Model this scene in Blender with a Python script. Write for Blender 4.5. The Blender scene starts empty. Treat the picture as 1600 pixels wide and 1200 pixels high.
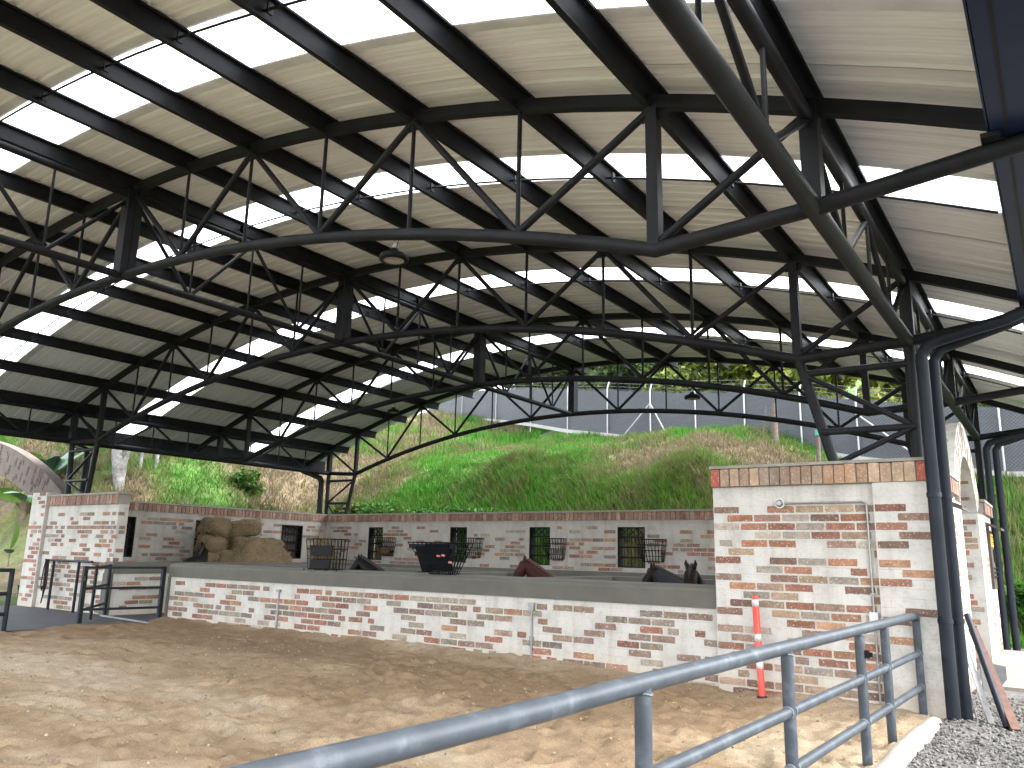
import bpy, bmesh, math, random
import numpy as np
from mathutils import Vector, Matrix, noise as mnoise

random.seed(7)
rng = np.random.default_rng(7)
S = bpy.context.scene
COL = S.collection
PI = math.pi

# ------------------------------------------------------------------ camera, sky, sun, exposure
CAM_H = 1.7
def cam_axes(pitch, yaw, roll):
    p, y, r = math.radians(pitch), math.radians(yaw), math.radians(roll)
    F = Vector((-math.sin(y)*math.cos(p), math.cos(y)*math.cos(p), math.sin(p)))
    right = Vector((math.cos(y), math.sin(y), 0))
    up = right.cross(F)
    return math.cos(r)*right + math.sin(r)*up, -math.sin(r)*right + math.cos(r)*up, F
R_, U_, F_ = cam_axes(12.16, 34.74, 1.28)
cd = bpy.data.cameras.new('camera')
cd.sensor_width = 36.0
cd.lens = 1234.0*36/1600
cd.clip_start = 0.05
cd.clip_end = 600
cam = bpy.data.objects.new('camera', cd)
COL.objects.link(cam)
m = Matrix(((R_.x, U_.x, -F_.x, 0), (R_.y, U_.y, -F_.y, 0), (R_.z, U_.z, -F_.z, CAM_H), (0, 0, 0, 1)))
cam.matrix_world = m
S.camera = cam

SUN_EL, SUN_AZ = 52, 78        # azimuth measured from +Y towards +X
w = bpy.data.worlds.new("World"); S.world = w; w.use_nodes = True
nt = w.node_tree; nt.nodes.clear()
sky = nt.nodes.new('ShaderNodeTexSky'); sky.sky_type = 'NISHITA'; sky.sun_disc = False
sky.sun_elevation = math.radians(SUN_EL); sky.sun_rotation = math.radians(SUN_AZ)
sky.air_density = 1.0; sky.dust_density = 6.0; sky.ozone_density = 1.0; sky.altitude = 1500
hs = nt.nodes.new('ShaderNodeHueSaturation'); hs.inputs['Saturation'].default_value = 0.25   # cloud cover: nearly white sky
bg = nt.nodes.new('ShaderNodeBackground'); bg.inputs['Strength'].default_value = 0.15
wo = nt.nodes.new('ShaderNodeOutputWorld')
nt.links.new(sky.outputs[0], hs.inputs['Color']); nt.links.new(hs.outputs[0], bg.inputs['Color'])
nt.links.new(bg.outputs[0], wo.inputs['Surface'])
sl = bpy.data.lights.new('sun', 'SUN'); sl.energy = 0.6; sl.angle = math.radians(35); sl.color = (1.0, 0.96, 0.9)
so = bpy.data.objects.new('sun', sl); COL.objects.link(so)
sd = Vector((math.sin(math.radians(SUN_AZ))*math.cos(math.radians(SUN_EL)), math.cos(math.radians(SUN_AZ))*math.cos(math.radians(SUN_EL)), math.sin(math.radians(SUN_EL))))
so.rotation_euler = sd.to_track_quat('Z', 'Y').to_euler()
S.view_settings.view_transform = 'Standard'
S.view_settings.look = 'None'
S.view_settings.exposure = 3.4
S.view_settings.gamma = 1.0
S.view_settings.use_curve_mapping = False
S.render.engine = 'CYCLES'
S.cycles.max_bounces = 8
S.cycles.diffuse_bounces = 5
S.cycles.use_denoising = True

# ------------------------------------------------------------------ helpers
def prop(o, label=None, cat=None, group=None, kind=None):
    if label: o['label'] = label
    if cat: o['category'] = cat
    if group: o['group'] = group
    if kind: o['kind'] = kind
    return o

def empty(name, loc=(0, 0, 0), rz=0.0, label=None, cat=None, group=None):
    o = bpy.data.objects.new(name, None); COL.objects.link(o)
    o.location = loc; o.rotation_euler = (0, 0, rz)
    o.empty_display_size = 0.2
    return prop(o, label, cat, group)

def link(name, me, parent=None, mat=None):
    if mat is not None and not me.materials:
        me.materials.append(mat)
    o = bpy.data.objects.new(name, me); COL.objects.link(o)
    if parent is not None: o.parent = parent
    return o

class MB:
    def __init__(self): self.v = []; self.f = []; self.s = []
    def add(self, vs, fs, smooth=False):
        b = len(self.v); self.v.extend([tuple(p) for p in vs])
        for f in fs: self.f.append([b+i for i in f]); self.s.append(smooth)
    def box(self, a, b):
        x0, y0, z0 = a; x1, y1, z1 = b
        self.add([(x0,y0,z0),(x1,y0,z0),(x1,y1,z0),(x0,y1,z0),(x0,y0,z1),(x1,y0,z1),(x1,y1,z1),(x0,y1,z1)],
                 [(0,3,2,1),(4,5,6,7),(0,1,5,4),(1,2,6,5),(2,3,7,6),(3,0,4,7)])
        return self
    def pipe(self, pts, r, n=10, cap=True, smooth=True):
        pts = [Vector(p) for p in pts]
        rs = r if isinstance(r, (list, tuple)) else [r]*len(pts)
        t0 = (pts[1]-pts[0]).normalized()
        ref = Vector((0, 0, 1)) if abs(t0.z) < 0.9 else Vector((1, 0, 0))
        u = t0.cross(ref).normalized()
        rings = []
        for i, p in enumerate(pts):
            if i == 0: t = pts[1]-pts[0]
            elif i == len(pts)-1: t = pts[-1]-pts[-2]
            else: t = (pts[i+1]-p).normalized()+(p-pts[i-1]).normalized()
            t.normalize()
            u = (u - t*u.dot(t)).normalized(); v = t.cross(u)
            rings.append([p+(u*math.cos(2*PI*k/n)+v*math.sin(2*PI*k/n))*rs[i] for k in range(n)])
        vs = [q for rg in rings for q in rg]
        fs = []
        for i in range(len(pts)-1):
            for k in range(n):
                k2 = (k+1) % n
                fs.append((i*n+k, i*n+k2, (i+1)*n+k2, (i+1)*n+k))
        self.add(vs, fs, smooth)
        if cap:
            self.add(rings[0], [tuple(range(n-1, -1, -1))]); self.add(rings[-1], [tuple(range(n))])
        return self
    def bar(self, a, b, w, h, up=(0, 0, 1)):
        a, b = Vector(a), Vector(b); t = (b-a).normalized(); up = Vector(up)
        if abs(t.dot(up)) > 0.95: up = Vector((0, 1, 0))
        s = t.cross(up).normalized()*(w/2); q = s.cross(t).normalized()*(h/2)
        vs = [a-s-q, a+s-q, a+s+q, a-s+q, b-s-q, b+s-q, b+s+q, b-s+q]
        self.add(vs, [(3,2,1,0),(4,5,6,7),(0,1,5,4),(1,2,6,5),(2,3,7,6),(3,0,4,7)])
        return self
    def lathe(self, prof, n=20, c=(0, 0, 0), smooth=True):
        vs = []; fs = []
        for (r, z) in prof:
            for k in range(n):
                vs.append((c[0]+r*math.cos(2*PI*k/n), c[1]+r*math.sin(2*PI*k/n), c[2]+z))
        for i in range(len(prof)-1):
            for k in range(n):
                k2 = (k+1) % n
                fs.append((i*n+k, i*n+k2, (i+1)*n+k2, (i+1)*n+k))
        self.add(vs, fs, smooth); return self
    def mesh(self, name, mat=None):
        me = bpy.data.meshes.new(name); me.from_pydata(self.v, [], self.f)
        me.polygons.foreach_set('use_smooth', self.s)
        if mat: me.materials.append(mat)
        me.update(); return me
    def build(self, name, mat, parent=None):
        return link(name, self.mesh(name, mat), parent)

def np_mesh(name, verts, quads, mat, cols=None, smooth=False):
    me = bpy.data.meshes.new(name)
    verts = np.asarray(verts, np.float32); quads = np.asarray(quads, np.int32); k = quads.shape[1]
    me.vertices.add(len(verts)); me.vertices.foreach_set('co', verts.ravel())
    me.loops.add(quads.size); me.loops.foreach_set('vertex_index', quads.ravel())
    me.polygons.add(len(quads))
    me.polygons.foreach_set('loop_start', np.arange(0, quads.size, k, dtype=np.int32))
    me.polygons.foreach_set('loop_total', np.full(len(quads), k, np.int32))
    me.polygons.foreach_set('use_smooth', np.full(len(quads), smooth))
    me.update(calc_edges=True)
    if cols is not None:
        a = me.attributes.new('tint', 'FLOAT_COLOR', 'POINT')
        c4 = np.ones((len(verts), 4), np.float32); c4[:, :3] = cols
        a.data.foreach_set('color', c4.ravel())
    me.materials.append(mat)
    return me

# ---- materials
def nodes_mat(name):
    ma = bpy.data.materials.new(name); ma.use_nodes = True
    n = ma.node_tree; b = n.nodes['Principled BSDF']
    return ma, n, b, n.nodes['Material Output']
def N(n, t, **kw):
    x = n.nodes.new(t)
    for k, v in kw.items():
        if k in x.inputs: x.inputs[k].default_value = v
        else: setattr(x, k, v)
    return x
def noise_tex(n, scale, detail=4, rough=0.6, coord='Object', vec=None):
    t = N(n, 'ShaderNodeTexNoise'); t.inputs['Scale'].default_value = scale
    t.inputs['Detail'].default_value = detail; t.inputs['Roughness'].default_value = rough
    if vec is None:
        tc = N(n, 'ShaderNodeTexCoord'); vec = tc.outputs[coord]
    n.links.new(vec, t.inputs['Vector']); return t
def ramp(n, fac, stops):
    r = N(n, 'ShaderNodeValToRGB'); e = r.color_ramp.elements
    while len(e) < len(stops): e.new(0.5)
    for i, (p, c) in enumerate(stops):
        e[i].position = p; e[i].color = (*c, 1) if len(c) == 3 else c
    n.links.new(fac, r.inputs['Fac']); return r
def bump(n, b, height, strength=0.3, dist=0.02):
    bp = N(n, 'ShaderNodeBump'); bp.inputs['Strength'].default_value = strength; bp.inputs['Distance'].default_value = dist
    n.links.new(height, bp.inputs['Height']); n.links.new(bp.outputs[0], b.inputs['Normal']); return bp
def mixc(n, fac, a, b2, mode='MIX'):
    x = N(n, 'ShaderNodeMix'); x.data_type = 'RGBA'; x.blend_type = mode
    for sock, v in ((x.inputs[0], fac), (x.inputs[6], a), (x.inputs[7], b2)):
        if isinstance(v, (int, float)): sock.default_value = v
        elif isinstance(v, tuple): sock.default_value = (*v, 1) if len(v) == 3 else v
        else: n.links.new(v, sock)
    return x.outputs[2]

def simple(name, c1, c2, scale=8, rough=0.7, bstr=0.15, bscale=None, metal=0.0, spec=0.5, detail=5, bdist=0.01):
    ma, n, b, o = nodes_mat(name)
    t = noise_tex(n, scale, detail)
    r = ramp(n, t.outputs['Fac'], [(0.3, c1), (0.7, c2)])
    n.links.new(r.outputs[0], b.inputs['Base Color'])
    b.inputs['Roughness'].default_value = rough; b.inputs['Metallic'].default_value = metal
    b.inputs['Specular IOR Level'].default_value = spec
    if bstr:
        t2 = noise_tex(n, bscale or scale*6, 4); bump(n, b, t2.outputs['Fac'], bstr, bdist)
    return ma

M = {}
M['steel'] = simple('black_painted_steel', (0.009, 0.0093, 0.0108), (0.017, 0.0176, 0.0205), 3, 0.5, 0.05, 40, spec=0.12)
M['pipe_dark'] = simple('dark_drain_paint', (0.0095, 0.0115, 0.0155), (0.016, 0.019, 0.025), 2.5, 0.4, 0.05, 30, spec=0.12)
M['gutter'] = simple('flare_tinted_gutter', (0.010, 0.017, 0.048), (0.014, 0.023, 0.06), 1.5, 0.4, 0.03, 20, spec=0.12)  # blue cast of the lens flare is put into the dark gutter colour
def steel_rail():
    ma, n, b, o = nodes_mat('worn_grey_rail')
    t = noise_tex(n, 7, 6, 0.65); t2 = noise_tex(n, 60, 4)
    r = ramp(n, t.outputs['Fac'], [(0.3, (0.025, 0.030, 0.036)), (0.55, (0.038, 0.0455, 0.054)), (0.74, (0.078, 0.09, 0.102))])
    n.links.new(r.outputs[0], b.inputs['Base Color'])
    b.inputs['Metallic'].default_value = 0.0; b.inputs['Roughness'].default_value = 0.38; b.inputs['Specular IOR Level'].default_value = 0.25
    bump(n, b, t2.outputs['Fac'], 0.12, 0.004); return ma
M['rail'] = steel_rail()
M['weld'] = simple('painted_weld', (0.07, 0.08, 0.095), (0.13, 0.145, 0.165), 30, 0.5, 0.4, 90, spec=0.25)
M['rail_dark'] = simple('dark_rail_paint', (0.008, 0.010, 0.013), (0.015, 0.018, 0.021), 6, 0.5, 0.08, 50, spec=0.12)
def roof_mat():
    ma, n, b, o = nodes_mat('cream_roof_sheet')
    t = noise_tex(n, 0.6, 5)
    tc = N(n, 'ShaderNodeTexCoord'); mp = N(n, 'ShaderNodeMapping'); mp.inputs['Scale'].default_value = (0.25, 22, 1)
    n.links.new(tc.outputs['Object'], mp.inputs['Vector'])
    t2 = noise_tex(n, 1.0, 4, vec=mp.outputs[0])
    c = ramp(n, t.outputs['Fac'], [(0.3, (0.78, 0.80, 0.81)), (0.7, (0.85, 0.87, 0.88))])
    c2 = ramp(n, t2.outputs['Fac'], [(0.35, (0.86, 0.855, 0.84)), (0.60, (1, 1, 1))])
    n.links.new(mixc(n, 1.0, c.outputs[0], c2.outputs[0], 'MULTIPLY'), b.inputs['Base Color'])
    b.inputs['Roughness'].default_value = 0.45; return ma
M['roof'] = roof_mat()
def skylight_mat():
    ma, n, b, o = nodes_mat('translucent_skylight_sheet')
    n.nodes.remove(b)
    tr = N(n, 'ShaderNodeBsdfTranslucent'); tr.inputs['Color'].default_value = (0.93, 0.95, 0.96, 1)
    t = noise_tex(n, 2.2, 3)
    r = ramp(n, t.outputs['Fac'], [(0.35, (0.80, 0.81, 0.82)), (0.65, (0.95, 0.97, 0.98))])
    n.links.new(r.outputs[0], tr.inputs['Color'])
    di = N(n, 'ShaderNodeBsdfDiffuse'); di.inputs['Color'].default_value = (0.85, 0.86, 0.86, 1)
    mx = N(n, 'ShaderNodeMixShader'); mx.inputs[0].default_value = 0.12
    n.links.new(tr.outputs[0], mx.inputs[1]); n.links.new(di.outputs[0], mx.inputs[2])
    n.links.new(mx.outputs[0], o.inputs['Surface']); return ma
M['skylight'] = skylight_mat()

BW, BH = 0.36, 0.109       # brick module seen on every wall
def wall_mat(name, white, dirt=0.5):
    ma, n, b, o = nodes_mat(name)
    tc = N(n, 'ShaderNodeTexCoord'); sx = N(n, 'ShaderNodeSeparateXYZ'); n.links.new(tc.outputs['Object'], sx.inputs[0])
    cx = N(n, 'ShaderNodeCombineXYZ'); n.links.new(sx.outputs['X'], cx.inputs['X']); n.links.new(sx.outputs['Z'], cx.inputs['Y'])
    # wobble the joints
    wob = noise_tex(n, 3.0, 3, vec=tc.outputs['Object'])
    va = N(n, 'ShaderNodeVectorMath', operation='MULTIPLY_ADD'); va.inputs[1].default_value = (0.035, 0.035, 0); 
    n.links.new(wob.outputs['Color'], va.inputs[0]); n.links.new(cx.outputs[0], va.inputs[2])
    br = N(n, 'ShaderNodeTexBrick'); br.inputs['Scale'].default_value = 1; br.inputs['Brick Width'].default_value = BW
    br.inputs['Row Height'].default_value = BH; br.inputs['Mortar Size'].default_value = 0.011; br.inputs['Mortar Smooth'].default_value = 0.7
    br.offset = 0.5
    n.links.new(va.outputs[0], br.inputs['Vector'])
    t = noise_tex(n, 2.3, 8, 0.65); tf = noise_tex(n, 24, 6, 0.7)
    c = ramp(n, t.outputs['Fac'], [(0.30, tuple(x*0.74 for x in white)), (0.5, white), (0.72, tuple(min(1, x*1.13) for x in white))])
    jm = noise_tex(n, 1.7, 4); jr = ramp(n, jm.outputs['Fac'], [(0.45, (0, 0, 0)), (0.65, (1, 1, 1))])
    jf = N(n, 'ShaderNodeMath', operation='MULTIPLY'); n.links.new(br.outputs['Fac'], jf.inputs[0]); n.links.new(jr.outputs[0], jf.inputs[1])
    c1 = mixc(n, jf.outputs[0], c.outputs[0], tuple(x*0.9 for x in white))
    sp = ramp(n, tf.outputs['Fac'], [(0.30, (0.60, 0.56, 0.50)), (0.47, (1, 1, 1))])
    c2 = mixc(n, 0.55, c1, sp.outputs[0], 'MULTIPLY')
    # vertical rain streaks and splashed dirt at the foot
    mp = N(n, 'ShaderNodeMapping'); mp.inputs['Scale'].default_value = (5, 5, 0.35); n.links.new(tc.outputs['Object'], mp.inputs['Vector'])
    ts = noise_tex(n, 1.0, 4, vec=mp.outputs[0])
    st = ramp(n, ts.outputs['Fac'], [(0.30, (0.62, 0.57, 0.48)), (0.50, (1, 1, 1))])
    c3 = mixc(n, 0.45, c2, st.outputs[0], 'MULTIPLY')
    mr = N(n, 'ShaderNodeMapRange'); mr.inputs['From Min'].default_value = 0.0; mr.inputs['From Max'].default_value = 0.42
    mr.inputs['To Min'].default_value = 1; mr.inputs['To Max'].default_value = 0
    n.links.new(sx.outputs['Z'], mr.inputs['Value'])
    mul = N(n, 'ShaderNodeMath', operation='MULTIPLY'); n.links.new(mr.outputs[0], mul.inputs[0]); n.links.new(t.outputs['Fac'], mul.inputs[1])
    mul2 = N(n, 'ShaderNodeMath', operation='MULTIPLY'); n.links.new(mul.outputs[0], mul2.inputs[0]); mul2.inputs[1].default_value = dirt*2; mul2.use_clamp = True
    c4 = mixc(n, mul2.outputs[0], c3, (0.40, 0.30, 0.19))
    n.links.new(c4, b.inputs['Base Color']); b.inputs['Roughness'].default_value = 0.9
    inv = N(n, 'ShaderNodeMath', operation='MULTIPLY_ADD'); inv.inputs[1].default_value = -0.55; n.links.new(jf.outputs[0], inv.inputs[0]); n.links.new(tf.outputs['Fac'], inv.inputs[2])
    bump(n, b, inv.outputs[0], 0.45, 0.010); return ma
M['wall'] = wall_mat('whitewashed_brickwork', (0.405, 0.39, 0.355))
M['wall_shaded'] = wall_mat('whitewashed_brickwork_shaded', (0.315, 0.295, 0.265), 0.2)  # darker whitewash copy: shade on the inner walls is put into the colour
def brick_mat():
    ma, n, b, o = nodes_mat('exposed_brick')
    oi = N(n, 'ShaderNodeObjectInfo')
    tc = N(n, 'ShaderNodeTexCoord'); off = N(n, 'ShaderNodeVectorMath', operation='ADD')
    n.links.new(tc.outputs['Object'], off.inputs[0])
    cm = N(n, 'ShaderNodeVectorMath', operation='SCALE'); n.links.new(oi.outputs['Location'], cm.inputs[0]); cm.inputs['Scale'].default_value = 3.7
    n.links.new(cm.outputs[0], off.inputs[1])
    t = noise_tex(n, 9, 6, 0.7, vec=off.outputs[0]); t2 = noise_tex(n, 40, 5, 0.7, vec=off.outputs[0])
    v = ramp(n, t.outputs['Fac'], [(0.3, (0.62, 0.6, 0.58)), (0.7, (1.22, 1.2, 1.16))])
    c = mixc(n, 1.0, oi.outputs['Color'], v.outputs[0], 'MULTIPLY')
    wsh = ramp(n, t2.outputs['Fac'], [(0.56, (0, 0, 0)), (0.70, (0.75, 0.75, 0.75))])   # whitewash left in the pores
    c2 = mixc(n, wsh.outputs[0], c, (0.55, 0.52, 0.46))
    n.links.new(c2, b.inputs['Base Color']); b.inputs['Roughness'].default_value = 0.92
    bump(n, b, t2.outputs['Fac'], 0.5, 0.006); return ma
M['brick'] = brick_mat()
M['mortar_cap'] = simple('grey_mortar_cap', (0.17, 0.16, 0.135), (0.25, 0.235, 0.20), 5, 0.95, 0.4, 30)
M['cement'] = simple('smooth_grey_cement', (0.062, 0.059, 0.0465), (0.084, 0.080, 0.065), 2.2, 0.8, 0.12, 25)
M['cement_pale'] = simple('pale_cement', (0.10, 0.096, 0.08), (0.14, 0.132, 0.112), 3, 0.85, 0.2, 30)
M['black'] = simple('black_metal', (0.003, 0.003, 0.0035), (0.006, 0.006, 0.0065), 6, 0.55, 0, spec=0.12)
M['panel_dark'] = simple('dark_rubber_panel', (0.0018, 0.0022, 0.0034), (0.0035, 0.0042, 0.0055), 5, 0.6, 0.1, spec=0.12)
M['galv'] = simple('galvanised_steel', (0.17, 0.175, 0.18), (0.27, 0.275, 0.28), 9, 0.4, 0.05, metal=0.6)
M['chrome'] = simple('bright_conduit', (0.17, 0.165, 0.155), (0.26, 0.255, 0.24), 12, 0.35, 0.03, metal=0.5)
M['white_plastic'] = simple('white_plastic', (0.40, 0.40, 0.385), (0.48, 0.48, 0.465), 10, 0.5, 0)
M['red'] = simple('red_orange_plastic', (0.50, 0.035, 0.022), (0.62, 0.055, 0.032), 10, 0.42, 0.03)
M['rubber'] = simple('black_rubber', (0.012, 0.012, 0.012), (0.03, 0.028, 0.026), 12, 0.8, 0.1, spec=0.12)
M['rust'] = simple('rusty_channel', (0.05, 0.025, 0.018), (0.11, 0.05, 0.032), 14, 0.8, 0.2)
M['slate'] = simple('grey_steel_plate', (0.10, 0.10, 0.10), (0.16, 0.155, 0.15), 9, 0.5, 0.08)
M['sign_brown'] = simple('dark_brown_board', (0.030, 0.022, 0.018), (0.05, 0.037, 0.03), 12, 0.6, 0.1)
M['yellow'] = simple('yellow_sign_paint', (0.72, 0.40, 0.02), (0.82, 0.48, 0.04), 9, 0.5, 0)
M['glass_lamp'] = simple('frosted_lamp_glass', (0.25, 0.24, 0.215), (0.3, 0.29, 0.265), 12, 0.3, 0)
def straw_mat():
    ma, n, b, o = nodes_mat('dry_hay')
    tc = N(n, 'ShaderNodeTexCoord'); mp = N(n, 'ShaderNodeMapping'); mp.inputs['Scale'].default_value = (6, 40, 40)
    n.links.new(tc.outputs['Object'], mp.inputs['Vector'])
    t = noise_tex(n, 1.5, 6, 0.7, vec=mp.outputs[0]); t2 = noise_tex(n, 3, 4)
    c = ramp(n, t.outputs['Fac'], [(0.3, (0.055, 0.036, 0.017)), (0.5, (0.135, 0.095, 0.05)), (0.72, (0.23, 0.17, 0.092))])
    v = ramp(n, t2.outputs['Fac'], [(0.35, (0.7, 0.66, 0.6)), (0.65, (1, 1, 1))])
    n.links.new(mixc(n, 1.0, c.outputs[0], v.outputs[0], 'MULTIPLY'), b.inputs['Base Color'])
    b.inputs['Roughness'].default_value = 0.95; bump(n, b, t.outputs['Fac'], 0.8, 0.03); return ma
M['hay'] = straw_mat()
def tint_mat(name, rough=0.7, transl=0.25):
    ma, n, b, o = nodes_mat(name)
    a = N(n, 'ShaderNodeAttribute'); a.attribute_name = 'tint'
    n.links.new(a.outputs['Color'], b.inputs['Base Color']); b.inputs['Roughness'].default_value = rough
    b.inputs['Specular IOR Level'].default_value = 0.25
    if transl:
        tr = N(n, 'ShaderNodeBsdfTranslucent'); mx = N(n, 'ShaderNodeMixShader'); mx.inputs[0].default_value = transl
        n.links.new(a.outputs['Color'], tr.inputs['Color'])
        n.links.new(b.outputs[0], mx.inputs[1]); n.links.new(tr.outputs[0], mx.inputs[2]); n.links.new(mx.outputs[0], o.inputs['Surface'])
    return ma
M['leaf'] = tint_mat('leaf', 0.6, 0.4)
M['straw_strands'] = tint_mat('straw_strands', 0.9, 0.1)
M['bark'] = simple('brown_bark', (0.07, 0.05, 0.035), (0.16, 0.125, 0.09), 8, 0.95, 0.5, 25)
M['bark_pale'] = simple('pale_lichen_bark', (0.05, 0.048, 0.042), (0.21, 0.205, 0.19), 6, 0.95, 0.5, 25)
M['wood_old'] = simple('weathered_wood', (0.06, 0.043, 0.034), (0.13, 0.10, 0.08), 12, 0.95, 0.4, 30)

# ------------------------------------------------------------------ GROUND AND TERRAIN
def sstep(a, b, x): 
    t = np.clip((x-a)/(b-a), 0, 1); return t*t*(3-2*t)
def vnoise(x, y, seed=0):
    # cheap smooth value noise, vectorised
    r = np.random.default_rng(seed); tab = r.random((64, 64))
    xi = np.floor(x).astype(int); yi = np.floor(y).astype(int); fx = x-xi; fy = y-yi
    fx = fx*fx*(3-2*fx); fy = fy*fy*(3-2*fy)
    g = lambda a, b: tab[a % 64, b % 64]
    return (g(xi, yi)*(1-fx)+g(xi+1, yi)*fx)*(1-fy)+(g(xi, yi+1)*(1-fx)+g(xi+1, yi+1)*fx)*fy
def fbm(x, y, seed=0, o=4):
    s = 0; a = 0.5
    for i in range(o): s = s+a*vnoise(x*2**i, y*2**i, seed+i); a *= 0.5
    return s/(1-0.5**o)
MOUNDS = [(-12.6, 22.7, 1.7, 0.55), (-9.6, 22.9, 1.5, 0.6), (-16.0, 23.6, 1.8, 0.4), (-7.4, 22.2, 1.3, 0.4)]
def terrain(X, Y):
    X = np.asarray(X, float); Y = np.asarray(Y, float)
    dx = np.maximum(0, -22.6-X); dy = np.maximum(0, Y-20.4)
    d = np.hypot(dx, dy)
    h = np.interp(d, [0, 0.25, 0.9, 4.2, 9, 15, 24, 45, 80], [-0.3, 0.9, 2.3, 4.9, 6.3, 8.0, 10.6, 14, 17])
    # the bank drops towards the right-hand gate
    hr = np.interp(d, [0, 1.6, 3.5, 7.8, 9, 30], [-0.3, -0.1, 1.2, 4.2, 4.35, 7])
    s = sstep(-3.0, -9.5, X); h = hr*(1-s)+h*s
    # terrace in front of the fence on the right half
    # lower ground outside the left gate
    t = sstep(10.5, 17.5, Y); h = np.where(dx > 0, h*(0.10+0.90*t), h)
    h = np.where((dx > 0) & (t < 1), np.where(h < 0, h, h), h)
    for mx, my, mr, mh in MOUNDS: h = h+mh*np.exp(-(((X-mx)/mr)**2+((Y-my)/(mr*0.75))**2)**1.5)
    bumps = (fbm(X*0.5+7, Y*0.5+3, 11)-0.5)*1.1+(fbm(X*1.7, Y*1.7, 21)-0.5)*0.35
    yfence = np.interp(X, [-45, -35.6, -28.9, -23.3, -19.2, -16.2, -13.6, -1.3, 5], [52, 45, 40, 35.5, 32.5, 30.9, 29.8, 28.5, 28.3])
    h = h+0.05*np.clip(Y-yfence-1.5, 0, 18)*(X > -60)
    return h+bumps*np.clip(d/3.0, 0, 1)*np.clip(h/2, 0, 1)
def lush(X, Y):
    """0 = dry/brown, 1 = fresh green"""
    g = 0.5+(fbm(X*0.35+2, Y*0.35+9, 31)-0.5)*2.2+(fbm(X*1.3, Y*1.3, 41)-0.5)*0.9
    d = np.hypot(np.maximum(0, -22.6-X), np.maximum(0, Y-20.4))
    g = g+0.06+0.5*np.exp(-((X+18.0)/5)**2)*(d < 8)            # bright green flank behind the corner
    g = g-0.60*np.exp(-((d-5.5)/1.5)**2)*(X > -18)*(X < -6)        # dead mown strip half way up
    g = g+0.5*np.exp(-((d-8.2)/1.2)**2)*(X > -20)                 # fresh strip below the fence
    g = g-0.08*(X < -23.5)
    g = g+0.35*(X > -3)+0.6*(d > 9.6)*(X > -24)
    return np.clip(g, 0, 1)
def veg_col(g, r):
    dry = np.array([0.15, 0.115, 0.07]); mid = np.array([0.092, 0.122, 0.030]); fresh = np.array([0.044, 0.165, 0.012])
    g = g[:, None]; c = np.where(g < 0.45, dry+(mid-dry)*(g/0.45), mid+(fresh-mid)*((g-0.45)/0.55))
    return c*(0.6+0.8*r[:, None])
def make_terrain():
    xs = np.concatenate([np.arange(-75, -40, 1.6), np.arange(-40, 6, 0.4), np.arange(6, 40, 2.0)])
    ys = np.concatenate([np.arange(-30, 10, 2.0), np.arange(10, 36, 0.4), np.arange(36, 95, 2.0)])
    X, Y = np.meshgrid(xs, ys); Z = terrain(X, Y)
    nx, ny = len(xs), len(ys)
    i = np.arange(nx*ny).reshape(ny, nx)
    q = np.stack([i[:-1, :-1].ravel(), i[:-1, 1:].ravel(), i[1:, 1:].ravel(), i[1:, :-1].ravel()], 1)
    g = lush(X.ravel(), Y.ravel())
    soil = np.array([0.085, 0.06, 0.036])
    c = veg_col(g, rng.random(len(g)))*0.62+soil*0.35
    ma, n, b, o = nodes_mat('grassy_soil')
    a = N(n, 'ShaderNodeAttribute'); a.attribute_name = 'tint'
    t = noise_tex(n, 3.5, 8, 0.7); v = ramp(n, t.outputs['Fac'], [(0.3, (0.5, 0.48, 0.45)), (0.7, (1.25, 1.22, 1.15))])
    n.links.new(mixc(n, 1.0, a.outputs['Color'], v.outputs[0], 'MULTIPLY'), b.inputs['Base Color']); b.inputs['Roughness'].default_value = 0.95
    bump(n, b, t.outputs['Fac'], 0.8, 0.12)
    me = np_mesh('hillside', np.stack([X.ravel(), Y.ravel(), Z.ravel()], 1), q, ma, c, True)
    prop(link('hillside', me), kind='structure')
make_terrain()
def big_ground():
    ma = simple('distant_ground', (0.05, 0.07, 0.02), (0.10, 0.09, 0.05), 0.05, 0.95, 0)
    b = MB(); b.add([(-300, -300, -1.2), (300, -300, -1.2), (300, 300, -1.2), (-300, 300, -1.2)], [(0, 1, 2, 3)])
    prop(b.build('ground', ma), kind='structure')
big_ground()

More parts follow.
